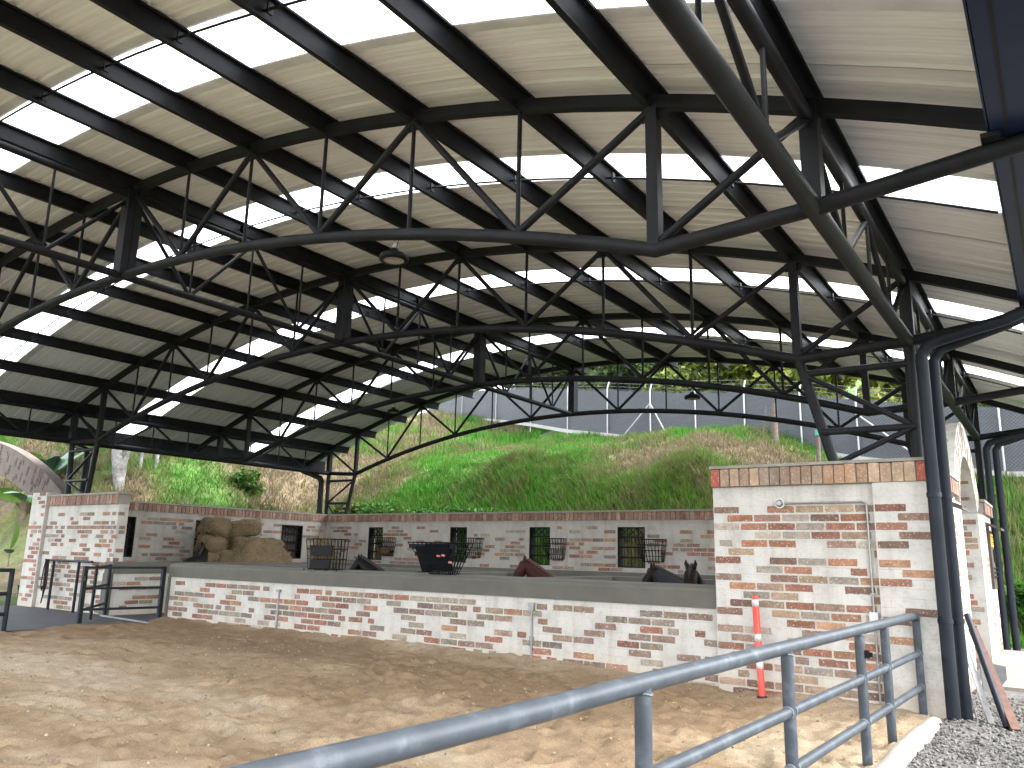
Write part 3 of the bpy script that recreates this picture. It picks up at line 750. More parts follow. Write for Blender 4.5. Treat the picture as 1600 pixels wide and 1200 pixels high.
def left_arch():
    root = empty('brick_arch', (0, 10.75, 0), 0, 'grey brick arch with dark voussoirs sweeping up out of the left edge', 'brick arch')
    cx, cz, R1, R0 = -29.13, -9.07, 14.02, 13.15
    zf = 3.04
    xs = np.linspace(-22.1, -36.1, 60); outer = [max(zf, cz+math.sqrt(max(0, R1**2-(x-cx)**2))) for x in xs]
    inner = [min(o-0.02, max(zf, cz+math.sqrt(max(0, R0**2-(x-cx)**2)))) for x, o in zip(xs, outer)]
    vs = []; n = len(xs)
    for x, o, i in zip(xs, outer, inner): vs += [(x, 0, i), (x, 0, o), (x, 0.3, o), (x, 0.3, i)]
    fs = [(k*4+j, k*4+(j+1) % 4, (k+1)*4+(j+1) % 4, (k+1)*4+j) for k in range(n-1) for j in range(4)]+[(3, 2, 1, 0), (n*4-4, n*4-3, n*4-2, n*4-1)]
    mb = MB(); mb.add(vs, fs); me = mb.mesh('arch_ring', M['arch_plaster'])
    bm = bmesh.new(); bm.from_mesh(me); bmesh.ops.recalc_face_normals(bm, faces=bm.faces); bm.to_mesh(me); bm.free(); link('arch_ring', me, root)
    r = random.Random(71); pal = [(0.05, 0.027, 0.022), (0.065, 0.035, 0.028), (0.08, 0.05, 0.04), (0.04, 0.023, 0.02)]
    nb = int(math.radians(58)*13.6/0.14)
    for k in range(nb):
        a = math.radians(61)+math.radians(58)*(k+0.5)/nb
        for row in range(3):
            if r.random() > 0.42: continue
            L = r.choice([0.27, 0.27, 0.14]); rad = R0+0.03+L/2+row*0.29+(0.10 if k % 2 else 0)
            if rad+L/2 > R1-0.01: L = max(0.08, 2*(R1-0.01-rad)) if rad < R1-0.06 else 0
            p = (cx+rad*math.cos(a), 0, cz+rad*math.sin(a))
            if L == 0 or p[2]-L/2 < zf: continue
            q = MB(); q.box((-L/2, -0.008, -0.05), (L/2, 0.02, 0.05)); o = link('brick', q.mesh('brick', M['brick']), root)
            o.location = p; o.rotation_euler = (0, -a, 0); c = r.choice(pal); o.color = (*c, 1)
    MB().box((-36.2, 0.0, -0.2), (-35.4, 0.5, 3.02)).build('far_pillar', M['arch_plaster'], root)
left_arch()

# ------------------------------------------------------------------ STEEL ROOF
XC = -11.5; RAD = 28.0; ZT = 7.18; ZB = 5.75
TY = [1.3, 6.05, 10.6, 15.15, 19.75]
def drop(dx): return RAD-math.sqrt(RAD*RAD-dx*dx)
def zt(x): return ZT-drop(x-XC)
def zb(x): return ZB-drop(x-XC)
PUR = [0, 1.47, 2.93, 4.4, 5.87, 7.33, 8.8, 10.15]
STRIPS = [(3.97, 4.92), (7.57, 8.47), (12.25, 13.15), (16.9, 17.8)]
YN, YF = 0.35, 20.7
def roof():
    root = empty('metal_roof', (XC, 8, 7.3), 0, 'arched corrugated metal roof with white skylight strips over the whole stable yard', 'roof')
    off = Vector((-XC, -8, -7.3))
    edges = [YN]
    cuts = sorted([e for s in STRIPS for e in s]+[YN, YF])
    sheets = []
    for a, b in zip(cuts[:-1], cuts[1:]):
        if any(abs(a-s[0]) < 1e-6 for s in STRIPS): sheets.append((a, b, True)); continue
        n = max(1, int(round((b-a)/0.92)))
        for k in range(n): sheets.append((a+(b-a)*k/n, a+(b-a)*(k+1)/n, False))
    xs = np.linspace(-23.05, -0.0, 46)
    for i, (a, b, sk) in enumerate(sheets):
        prof = []; nr = 4; pitch = (b-a)/nr; y = a-0.03
        lift = 0.0 if (i % 2 == 0) else 0.009
        prof.append((a-0.075, 0.0))
        for k in range(nr):
            c = a+(k+0.5)*pitch
            prof += [(c-0.075, 0.0), (c-0.068, 0.004), (c-0.06, 0.0), (c-0.035, 0.0), (c-0.02, 0.034), (c+0.02, 0.034), (c+0.035, 0.0), (c+0.065, 0.0), (c+0.072, 0.004), (c+0.08, 0.0)]
        prof.append((b+0.075, 0.0))
        vs = []; n = len(prof)
        for x in xs:
            z0 = zt(x)+0.198+lift
            for (yy, h) in prof: vs.append((x+off.x, yy+off.y, z0+h+off.z))
        I = np.arange(len(xs)*n).reshape(len(xs), n)
        q = np.stack([I[:-1, :-1].ravel(), I[1:, :-1].ravel(), I[1:, 1:].ravel(), I[:-1, 1:].ravel()], 1)
        me = np_mesh('sheet', vs, q, M['skylight' if sk else 'roof'])
        link('skylight_sheet' if sk else 'roof_sheet', me, root)
    for d in PUR:
        for s in ((1,) if d == 0 else (-1, 1)):
            x = XC+s*d; z = zt(x)
            mb = MB(); a = -s*drop(d+0.5)+s*drop(max(d-0.5, 0))
            # C-section purlin
            h = 0.245; w_ = 0.08
            prof = [(-w_/2, -h/2), (w_/2, -h/2), (w_/2, -h/2+0.02), (-w_/2+0.012, -h/2+0.012), (-w_/2+0.012, h/2-0.012), (w_/2, h/2-0.02), (w_/2, h/2), (-w_/2, h/2)]
            ang = math.atan2(-s*(drop(d+0.3)-drop(max(d-0.3, 0))), 0.6)*s
            ca, sa = math.cos(-s*0+ang*1), math.sin(ang)
            zz = z+0.066
            P = [(x+(u*ca-v*sa)*1, zz+(u*sa+v*ca)) for (u, v) in prof]; n = len(P); vs = []
            for yy in (YN+0.05, YF-0.02): vs += [(px+off.x, yy+off.y, pz+off.z) for (px, pz) in P]
            fs = [(k, (k+1) % n, n+(k+1) % n, n+k) for k in range(n)]+[tuple(range(n)), tuple(range(2*n-1, n-1, -1))]
            mb.add(vs, fs); o = mb.build('purlin', M['steel'], root)
    # sag rods, one line per bay
    for y in (3.97, 8.02, 12.7, 17.36):
        pts = [(XC+dx+off.x, y+off.y, zt(XC+dx)+0.05+off.z) for dx in np.linspace(-10.15, 11.3, 40)]
        MB().pipe(pts, 0.014, 6).build('sag_rod', M['steel'], root)
        mb = MB()
        for d in PUR:
            for s in (-1, 1):
                x = XC+s*d; mb.box((x+off.x-0.012+0.05, y+off.y-0.03, zt(x)+off.z-0.02), (x+off.x+0.012+0.05, y+off.y+0.03, zt(x)+off.z+0.10))
        mb.build('sag_rod_bracket', M['steel'], root)
    # box gutters along both eaves
    for s in (1, -1):
        x0 = XC+s*11.36; x1 = XC+s*11.85; z = zt(XC+11.4)-0.02
        a, b = min(x0, x1), max(x0, x1)
        mb = MB(); mb.box((a+off.x, YN+off.y, z-0.12+off.z), (b+off.x, YF-0.05+off.y, z+0.24+off.z))
        mb.box((x0-s*0.012-0.006+off.x, YN+off.y, z-0.124+off.z), (x0-s*0.012+0.006+off.x, YF-0.06+off.y, z+0.11+off.z))
        g = mb.build('gutter', M['gutter' if s > 0 else 'steel'], root)
        MB().box((x0+s*0.10-0.01+off.x, YN+off.y, z-0.128+off.z), (x0+s*0.10+0.01+off.x, YF-0.06+off.y, z-0.123+off.z)).build('gutter_seam', M['steel'], g)
        for y in TY:
            MB().box((x0-0.06+off.x, y-0.16+off.y, z-0.16+off.z), (x0+0.06+off.x, y+0.16+off.y, z-0.125+off.z)).build('gutter_bracket', M['steel'], g)
roof()

def arch_truss(y, label, full=True):
    root = empty('arch_truss', (XC, y, 5.7), 0, label, 'roof truss', 'arched steel roof trusses')
    o = Vector((-XC, 0, -5.7)); G = lambda x, z, dy=0.0: (x+o.x, dy, z+o.z)
    mb = MB(); pts = [XC+d for d in np.linspace(-11.36, 11.36, 41)]
    for a, b in zip(pts[:-1], pts[1:]): pass
    prof = [(-0.05, -0.065), (0.05, -0.065), (0.05, 0.065), (-0.05, 0.065)]; vs = []
    for x in pts:
        for (dy, dz) in prof: vs.append(G(x, zt(x)+dz, dy))
    n = len(pts); fs = []
    for k in range(n-1):
        for j in range(4): fs.append((k*4+j, (k+1)*4+j, (k+1)*4+(j+1) % 4, k*4+(j+1) % 4))
    fs += [(0, 1, 2, 3), (n*4-1, n*4-2, n*4-3, n*4-4)]
    mb.add(vs, fs); mb.build('top_chord', M['steel'], root)
    bp = [G(XC-11.55, 4.55), G(XC-10.15, 4.40)]+[G(XC+d, zb(XC+d)) for d in np.linspace(-8.8, 8.8, 33)]+[G(XC+10.15, 4.40), G(XC+11.55, 4.55)]
    MB().pipe(bp, 0.068, 12).build('bottom_chord', M['steel'], root)
    T = lambda d: G(XC+d, zt(XC+d)-0.05); B = lambda d: G(XC+d, zb(XC+d)+0.04)
    for s in (-1, 1):
        seq = [(T(0), B(1.47*s)), (B(1.47*s), T(2.93*s)), (T(2.93*s), B(4.4*s)), (B(4.4*s), T(5.87*s)), (T(5.87*s), B(7.33*s)), (B(7.33*s), T(8.8*s)), (B(8.8*s), T(10.15*s))]
        for a, b in seq: MB().pipe([a, b], 0.039, 8).build('diagonal', M['steel'], root)
        for d in (1.47, 2.93, 4.4, 5.87, 7.33): MB().pipe([B(d*s), T(d*s)], 0.024, 6).build('vertical', M['steel'], root)
        MB().bar(B(8.8*s), T(8.8*s), 0.11, 0.11).build('kink_post', M['steel'], root)
        MB().bar(G(XC+s*10.15, 4.40), T(10.15*s), 0.14, 0.14).build('end_post', M['steel'], root)
        # gutter strut: from bottom chord tip up to the gutter
        MB().pipe([G(XC+s*11.55, 4.55), G(XC+s*11.66, 4.60), G(XC+s*11.70, 4.70)], 0.066, 10).build('bracket_tip', M['steel'], root)
    for s in (-1, 1):
        for d in (2.93, 5.87, 8.8):
            t = T(d*s); MB().box((t[0]-0.11, -0.006, t[2]-0.13), (t[0]+0.11, 0.006, t[2]-0.01)).build('gusset_plate', M['steel'], root)
    mb = MB()
    for dy in (-0.062, 0.062): mb.box(G(XC-0.10, ZB, dy-0.058), G(XC+0.10, ZT-0.04, dy+0.058))
    mb.build('king_post', M['steel'], root)
    return root
names = ['arched truss cut off by the top left corner of the frame', 'nearest full arched truss crossing the picture, with one round lamp below it',
         'second full arched truss, standing on the columns of the brick pier', 'third full arched truss from the front, between two column rows', 'furthest arched truss, in front of the shade cloth fence']
for y, l in zip(TY, names): arch_truss(y, l)

def long_truss(x, zlow, ztop, label, r_low=0.075, r_top=0.06):
    root = empty('longitudinal_truss', (x, 8, zlow), 0, label, 'roof truss', 'longitudinal steel trusses')
    G = lambda y, z: (0, y-8, z-zlow)
    MB().pipe([G(TY[0], zlow), G(TY[-1], zlow)], r_low, 12).build('bottom_chord', M['steel'], root)
    MB().pipe([G(TY[0], ztop), G(TY[-1], ztop)], r_top, 10).build('top_chord', M['steel'], root)
    for a, b in zip(TY[:-1], TY[1:]):
        L = b-a; y1, y2, ym = a+L*0.25, a+L*0.75, a+L*0.5
        for p, q in (((a, ztop), (y1, zlow)), ((y1, zlow), (ym, ztop)), ((ym, ztop), (y2, zlow)), ((y2, zlow), (b, ztop))):
            MB().pipe([G(*p), G(*q)], 0.032, 7).build('diagonal', M['steel'], root)
        for yy in (y1, y2, ym): MB().pipe([G(yy, zlow), G(yy, ztop)], 0.02, 6).build('vertical', M['steel'], root)
long_truss(-1.36, 4.40, zt(-1.36)-0.12, 'longitudinal truss along the right eave above the brick pier')
long_truss(XC, ZB-0.01, ZT-0.13, 'longitudinal truss down the middle of the roof, crossing every arch', 0.06, 0.055)
long_truss(2*XC+1.36, 4.40, zt(-1.36)-0.12, 'longitudinal truss along the left eave above the far left wall')

def columns():
    for (y, s, zbase, label) in ((10.66, 1, 2.9, 'laced steel column standing on the right brick pier'), (19.75, 1, -0.1, 'laced steel column beyond the right brick arch'),
                                 (10.66, -1, 2.95, 'laced steel column at the far left beside the brick arch'), (19.75, -1, -0.1, 'laced steel column behind the far corner of the back wall')):
        y2 = 10.6 if y < 12 else y
        if s == -1 and y < 12: y2 = 10.6
        root = empty('steel_column', (XC+s*10.15, y2, 0), 0, label, 'steel column', 'laced columns carrying the roof')
        G = lambda d, z, dy=0.0: (s*(d-10.15), dy, z)
        ztop = 4.4; kx = 8.8; kz = zb(XC+8.8)
        slope = (9.15-8.8)/(2.95-4.32)         # leaning leg spreads outwards towards its foot
        leg = lambda z: kx+(z-kz)*slope
        dyb = 0.08 if y < 12 else 0
        MB().pipe([G(10.15, 4.75), G(10.13, zbase, dyb)], 0.07, 12).build('upright', M['steel'], root)
        MB().pipe([G(kx, kz+0.02), G(leg(zbase), zbase, dyb)], 0.066, 12).build('leaning_leg', M['steel'], root)
        zs = [4.12, 3.33]
        if zbase < 1: zs += [2.5, 1.7, 0.9]
        prev = None
        for i, z in enumerate(zs):
            MB().pipe([G(leg(z), z), G(10.14, z)], 0.045, 8).build('strut', M['steel'], root)
            zn = zs[i+1] if i+1 < len(zs) else max(zbase, 0)
            a, b = (G(leg(z), z), G(10.14, zn)) if i % 2 == 0 else (G(10.14, z), G(leg(zn), zn))
            MB().pipe([a, b], 0.035, 8).build('diagonal', M['steel'], root)
        MB().box(tuple(Vector(G(10.13, zbase, dyb))+Vector((-0.14, -0.12, -0.012))), tuple(Vector(G(10.13, zbase, dyb))+Vector((0.14, 0.12, 0.012)))).build('base_plate', M['steel'], root)
        # rain pipes from the gutter elbow down to the ground
        for k in range(2):
            if y < 12 and s == 1: px, py, r = 10.31+0.10*k, 10.28+0.24*k, 0.072-0.012*k
            elif y < 12: px, py, r = 10.25+0.16*k, 11.1+0.12*k, 0.07
            else: px, py, r = 10.30+0.17*k, y-0.15+0.08*k, 0.07
            zt_ = 4.28-0.02*k
            gz = zt(XC+11.4)-0.10
            pts = [(XC+s*11.55, py+0.0, gz), (XC+s*11.53, py, 4.68), (XC+s*11.42, py, 4.52), (XC+s*11.2, py, 4.44), (XC+s*(px+0.25), py, zt_+0.02), (XC+s*(px+0.08), py, zt_-0.03), (XC+s*px, py, zt_-0.16), (XC+s*px, py, -0.05)]
            o = empty('drain_pipe', (0, 0, 0), 0, {(True, 1): ('thick dark drain pipe in front of the right brick pier', 'thinner dark drain pipe just right of the thick one by the brick pier'),
                      (False, 1): ('dark drain pipe beyond the brick arch, inner of the pair', 'dark drain pipe beyond the brick arch, outer of the pair'),
                      (True, -1): ('black drain pipe at the far left column, nearer the arena', 'black drain pipe at the far left column, nearer the brick arch'),
                      (False, -1): ('black drain pipe at the back corner, nearer the column', 'black drain pipe at the back corner, further from the column')}[(y < 12, s)][k], 'drain pipe', 'rain pipes from the gutters')
            MB().pipe(pts, r, 12).build('pipe_run', M['pipe_dark'] if s == 1 else M['steel'], o)
            mb = MB()
            for z in (1.05, 2.45): mb.pipe([(XC+s*px, py, z), (XC+s*px, py, z+0.05)], r+0.008, 12)
            mb.build('pipe_clip', M['pipe_dark'], o)
columns()

def lamps():
    spots = [(-5.83, TY[1], 'round black high bay lamp under the nearest truss, centre of the picture'), 
             (-6.0, TY[3], 'small round lamp hanging in front of the shade cloth fence'), (-14.3, TY[3], 'small round lamp under the third truss left of centre')]
    for x, y, l in spots:
        z = zb(x)-0.34
        o = empty('pendant_lamp', (x, y, z+0.06), 0, l, 'lamp', 'round pendant lamps under the trusses'); o.scale = (0.68, 0.68, 0.95)
        MB().lathe([(0.0, 0.11), (0.07, 0.11), (0.09, 0.07), (0.14, 0.06), (0.22, 0.035), (0.24, 0.0), (0.235, -0.03), (0.17, -0.035)], 24).build('lamp_housing', M['black'], o)
        MB().lathe([(0.0, -0.022), (0.175, -0.024), (0.18, -0.034)], 24).build('lamp_lens', M['glass_lamp'], o)
        mb = MB(); mb.pipe([(0.03*math.cos(a), 0, 0.145+0.03*math.sin(a)) for a in np.linspace(0, 2*PI, 13)], 0.009, 6, cap=False)
        mb.build('hanging_ring', M['white_plastic'], o)
        MB().pipe([(0, 0, 0.17), (0.012, 0, 0.28)], 0.006, 6).build('hanger', M['black'], o)
        MB().pipe([(0.03, 0.01, 0.10), (0.06, 0.02, 0.22), (0.035, 0.05, 0.36)], 0.005, 5).build('cable', M['black'], o)
lamps()

# ------------------------------------------------------------------ RAILS, GATES
def right_railing():
    root = empty('pipe_railing', (-1.6, 6, 0), 0, 'grey pipe railing with three rails running from the foreground to the brick pier', 'railing')
    G = lambda x, y, z: (x+1.6, y-6, z)
    path = [(-1.50, 10.38), (-1.55, 8.6), (-1.61, 7.0), (-1.67, 5.35), (-1.722, 3.62)]
    zt_ = 1.115
    top = [G(-1.50, 10.38, zt_-0.05), G(-1.502, 10.34, zt_)]+[G(x, y, zt_) for x, y in path[1:]]+[G(-1.730, 2.76, zt_), G(-1.754, 2.2, zt_), G(-1.787, 1.45, zt_), G(-1.82, 0.5, zt_)]
    MB().pipe(top, 0.046, 16).build('top_rail', M['rail'], root)
    px = lambda y: float(np.interp(y, [3.55, 10.38], [-1.72, -1.50]))
    posts = [10.38, 8.75, 7.75, 5.75, 3.62]
    for i, y in enumerate(posts):
        MB().pipe([G(px(y), y, -0.06), G(px(y), y, zt_-0.02)], 0.042, 14).build('post', M['rail'], root)
    for zz in (0.70, 0.34):
        seg = sorted(posts)
        for a, b in zip(seg[:-1], seg[1:]):
            MB().pipe([G(px(a), a, zz), G(px(b), b, zz)], 0.036, 14).build('mid_rail', M['rail'], root)
    for y, z in ((1.9, 0.70), (1.9, 0.34)):
        MB().pipe([G(-1.72, 3.62, z), G(-1.80, 0.8, z)], 0.036, 14).build('mid_rail', M['rail'], root)
    for y in posts:
        for z, r in ((0.70, 0.042), (0.34, 0.042)):
            mb = MB()
            for dy in (-0.043, 0.043):
                c = Vector(G(px(y+dy), y+dy, z)); mb.pipe([(c.x+0.038*math.cos(a), c.y, c.z+0.038*math.sin(a)) for a in np.linspace(0, 2*PI, 15)], 0.006, 5, cap=False)
            mb.build('weld_bead', M['weld'], root)
        c = Vector(G(px(y), y, zt_-0.05)); MB().pipe([(c.x+0.043*math.cos(a), c.y+0.043*math.sin(a), c.z+0.012*abs(math.sin(a))) for a in np.linspace(0, 2*PI, 15)], 0.005, 5, cap=False).build('weld_bead', M['weld'], root)
    mb = MB(); y = 7.75; mb.box(G(px(y)+0.038, y-0.02, 0.88), G(px(y)+0.075, y+0.02, 0.945)); mb.box(G(px(y)+0.078, y-0.012, 0.89), G(px(y)+0.10, y+0.012, 0.93))
    mb.build('latch_bracket', M['black'], root)
right_railing()
def kerb():
    ma = simple('white_painted_kerb', (0.155, 0.143, 0.12), (0.21, 0.195, 0.168), 5, 0.9, 0.3, 30)
    ys = np.linspace(-3, 10.05, 60); vs = []; prof = [(-0.09, -0.08), (-0.09, 0.05), (-0.06, 0.085), (0.0, 0.10), (0.06, 0.085), (0.09, 0.04), (0.09, -0.08)]
    for y in ys:
        xc = -1.37-0.012*(10-y)
        for (u, z) in prof: vs.append((xc+u-0.01*math.sin(y*1.7), y, z+0.012*math.sin(y*2.3)+0.006*math.sin(y*7)))
    n = len(prof); fs = [(i*n+k, (i+1)*n+k, (i+1)*n+k+1, i*n+k+1) for i in range(len(ys)-1) for k in range(n-1)]
    mb = MB(); mb.add(vs, fs, True); mb.add(vs[-n:], [tuple(range(n))])
    o = mb.build('kerb', ma); prop(o, 'white concrete kerb between the sand and the gravel under the railing', 'kerb')
kerb()
def bollard():
    root = empty('delineator_post', (-3.30, 10.36, 0.04), 0, 'red and white flexible traffic post standing against the brick pier', 'traffic post')
    root.rotation_euler = (0, -0.03, 0)
    rr = 0.042
    MB().lathe([(0, -0.06), (0.11, -0.06), (0.11, -0.045), (0.07, -0.01), (0.05, 0.01)], 20).build('rubber_base', M['rubber'], root)
    MB().lathe([(rr, -0.02), (rr, 1.16), (0.036, 1.165), (0.036, 1.2), (0.03, 1.215), (0, 1.215)], 20).build('post_body', M['red'], root)
    for z in (1.08, 0.66, 0.33, ): MB().lathe([(rr, z), (rr+0.002, z), (rr+0.002, z+0.085), (rr, z+0.085)], 20).build('reflective_band', M['white_plastic'], root)
    mb = MB(); mb.add([(-0.043*math.cos(a), -0.043*math.sin(a), z) for z in (0.14, 0.27) for a in (0.15, 0.45, 0.75)], [(0, 1, 4, 3), (1, 2, 5, 4)]); mb.build('scuff', M['white_plastic'], root)
bollard()
def yard_gate():
    root = empty('yard_gate', (-16.46, 10.42, 0.1), 0, 'dark metal gate of three rails hung on the left end of the low wall', 'gate')
    a = Vector((0, 0, 0)); b = Vector((-0.25, -1.6, 0)); c = Vector((-1.98, -0.12, 0))
    d = (b-a)
    Z = lambda p, z: (p.x, p.y, z)
    def post(p, w_=0.07, name='post', h=1.17): MB().bar(Z(p, 0.03), Z(p, h), w_, w_, (0, 1, 0)).build(name, M['rail_dark'], root)
    post(a, 0.08); post(b, 0.08); post(b+(c-b)*0.42, 0.05); post(c, 0.06)
    for z in (1.13, 0.71, 0.29): MB().bar(Z(b, z), Z(c, z), 0.045, 0.045).build('rail', M['rail_dark'], root)
    for z in (1.14, 0.72, 0.30): MB().bar(Z(a, z), Z(b, z), 0.05, 0.05).build('rail', M['rail_dark'], root)
    MB().box((b.x-0.02, b.y-0.05, 0.88), (b.x+0.14, b.y-0.01, 0.96)).build('latch', M['black'], root)
    # threshold bar on the ground
    o = MB().bar((-18.3, 10.15, 0.13), (-15.9, 9.85, 0.14), 0.05, 0.03).build('threshold_bar', M['galv'])
    prop(o, 'thin pale metal bar lying on the ground below the yard gate', 'bar')
    # tack rack left of the gate
    r2 = empty('tack_rack', (-20.45, 10.3, 0.1), 0, 'dark metal rack with hanging lead ropes left of the yard gate', 'rack')
    MB().pipe([(-1.05, 0, 1.2), (1.2, 0, 1.2)], 0.028, 8).build('top_bar', M['rail_dark'], r2)
    for x in (-0.62, 0.6): MB().pipe([(x, 0, 0), (x, 0, 1.2)], 0.035, 8).build('post', M['rail_dark'], r2)
    for k, (x, L) in enumerate(((-0.98, 0.75), (-0.86, 0.85), (-0.92, 1.05))):
        pts = [(x, -0.03, 1.22), (x-0.03, -0.04, 1.0), (x-0.07+0.05*k, -0.04, 1.2-L*0.8), (x+0.02, -0.05, 1.2-L), (x+0.09, -0.04, 1.2-L*0.7), (x+0.04, -0.03, 1.2)]
        o = MB().pipe(pts, 0.014, 6).build('lead_rope', M['black']); o.location = (-20.45, 10.3, 0.1)
        prop(o, ('black lead rope hanging in a short loop from the tack rack', 'black lead rope in the middle on the tack rack', 'longest black lead rope on the tack rack')[k], 'rope', 'ropes on the tack rack')
    # rail at the very left
    r3 = empty('pipe_railing', (-16.45, 7.3, 0.05), 0, 'dark railing at the left edge beside the dark floor', 'railing')
    for y in (0, -2.0, -4.0): MB().pipe([(0, y, 0), (0, y, 1.18)], 0.045, 10).build('post', M['rail_dark'], r3)
    for z in (1.15, 0.72, 0.35): MB().pipe([(0, 0, z), (0, -6, z)], 0.036, 10).build('rail', M['rail_dark'], r3)
    b = empty('bucket', (-23.5, 10.9, 0.1), 0, 'black bucket standing at the foot of the brick gate pillar', 'bucket')
    MB().lathe([(0, 0), (0.2, 0), (0.25, 0.46), (0.27, 0.46), (0.27, 0.49), (0.24, 0.49), (0.19, 0.03), (0, 0.03)], 20).build('pail', M['rubber'], b)
    MB().pipe([(0.26*math.cos(a_), 0.02, 0.46+0.10*math.sin(a_)) for a_ in np.linspace(0, PI, 11)], 0.008, 5).build('bail_handle', M['black'], b)
yard_gate()

def wall_fittings():
    ang = math.atan2(10.50-10.66, -1.28+3.9)
    ang = 0
    root = empty('wall_lamp', (-3.0, 10.495, 2.42), ang, 'small round white wall lamp with metal conduit on the brick pier', 'wall lamp')
    MB().pipe([(0, 0, 0), (0, -0.035, 0)], 0.065, 18).build('lamp_base', M['white_plastic'], root)
    MB().pipe([(0, -0.035, 0), (0, -0.075, 0)], [0.05, 0.03], 18).build('lamp_cap', M['chrome'], root)
    c = [(0.06, -0.025, 0), (1.0, -0.025, 0.0), (1.03, -0.025, -0.012), (1.045, -0.025, -0.05), (1.045, -0.025, -1.4), (1.045, -0.03, -2.35)]
    MB().pipe(c, 0.013, 8).build('conduit', M['chrome'], root)
    mb = MB()
    for z in (-0.5, -1.1, -1.9): mb.box((1.02, -0.042, z), (1.07, 0.0, z+0.02))
    mb.build('conduit_clip', M['galv'], root)
    MB().box((0.995, -0.06, -1.42), (1.09, 0.0, -1.30)).build('junction_box', M['white_plastic'], root)
    ang = 0
    for (x, l, zt_) in ((-12.75, 'thin grey conduit on the low wall below the hay stack side', 0.88), (-6.86, 'thin grey conduit with switch box on the low wall near the chestnut horse', 0.86)):
        y = 10.585
        r = empty('conduit', (x, y-0.008, 0), ang, l, 'conduit', 'conduits on the low wall')
        MB().pipe([(0, -0.012, 0.0), (0, -0.012, zt_)], 0.016, 8).build('pipe', M['galv'], r)
        MB().box((-0.05, -0.05, zt_), (0.05, 0.0, zt_+(0.12 if x > -10 else 0.05))).build('switch_box', M['galv'], r)
        MB().box((-0.035, -0.03, zt_*0.5), (0.035, 0.0, zt_*0.5+0.05)).build('clip', M['galv'], r)
wall_fittings()
def leaning_things():
    o = MB().pipe([(-1.04, 11.0, 1.12), (-0.70, 10.28, 0.03)], 0.036, 10).build('steel_pipe', M['pipe_dark']); prop(o, 'dark steel pipe leaning against the drain pipes over the gravel', 'pipe')
    o = MB().bar((-1.02, 11.25, 0.95), (-0.62, 10.22, 0.02), 0.09, 0.05).build('steel_channel', M['rust']); prop(o, 'rusty brown steel channel leaning beside the dark pipe', 'steel channel')
    o = MB().bar((-1.10, 11.1, 0.75), (-0.86, 10.5, 0.01), 0.06, 0.03).build('metal_profile', M['galv']); prop(o, 'pale grey metal profile leaning behind the dark pipe', 'metal profile')
    o = MB().pipe([(-1.12, 10.9, 0.6), (-0.98, 10.45, 0.0)], 0.008, 6).build('thin_rod', M['slate']); prop(o, 'thin wire rod leaning closest to the drain pipes', 'rod')
    mb = MB(); q = [(-0.98, 11.15, 0.60), (-0.72, 11.15, 0.56), (-0.72, 11.12, 0.42), (-0.86, 11.1, 0.24), (-0.96, 11.08, 0.28)]
    mb.add(q+[(x+0.01, y-0.02, z) for x, y, z in q], [(0, 1, 2, 3, 4), (9, 8, 7, 6, 5)]+[(k, (k+1) % 5, 5+(k+1) % 5, 5+k) for k in range(5)])
    prop(mb.build('metal_plate', M['slate']), 'grey five-sided metal plate propped behind the rusty channel', 'metal plate')
leaning_things()

# ------------------------------------------------------------------ FEEDERS, HAY
def wire_basket(root, w0, w1, h, d0, d1, nx=8, nz=4, r=0.006, mat='black'):
    """open-topped hay rack: wide top, narrower foot; back against +y"""
    def P(u, v, side):
        ww = w1+(w0-w1)*v; dd = d1+(d0-d1)*v
        return {'f': (-ww/2+ww*u, -dd, h*v), 'b': (-ww/2+ww*u, 0, h*v), 'l': (-ww/2, -dd*u, h*v), 'r': (ww/2, -dd*u, h*v)}[side]
    mb = MB()
    for s in 'fb':
        for k in range(nx+1): mb.pipe([P(k/nx, 0, s), P(k/nx, 1, s)], r, 5)
    for s in 'lr':
        for k in range(1, 4): mb.pipe([P(k/4, 0, s), P(k/4, 1, s)], r, 5)
    mb.build('wire_bars', M[mat], root)
    mb = MB()
    for j in range(nz+1):
        v = j/nz
        for s in 'fb': mb.pipe([P(0, v, s), P(1, v, s)], r*1.3, 5)
        for s in 'lr': mb.pipe([P(0, v, s), P(1, v, s)], r*1.3, 5)
    mb.build('wire_hoops', M[mat], root)
    return P
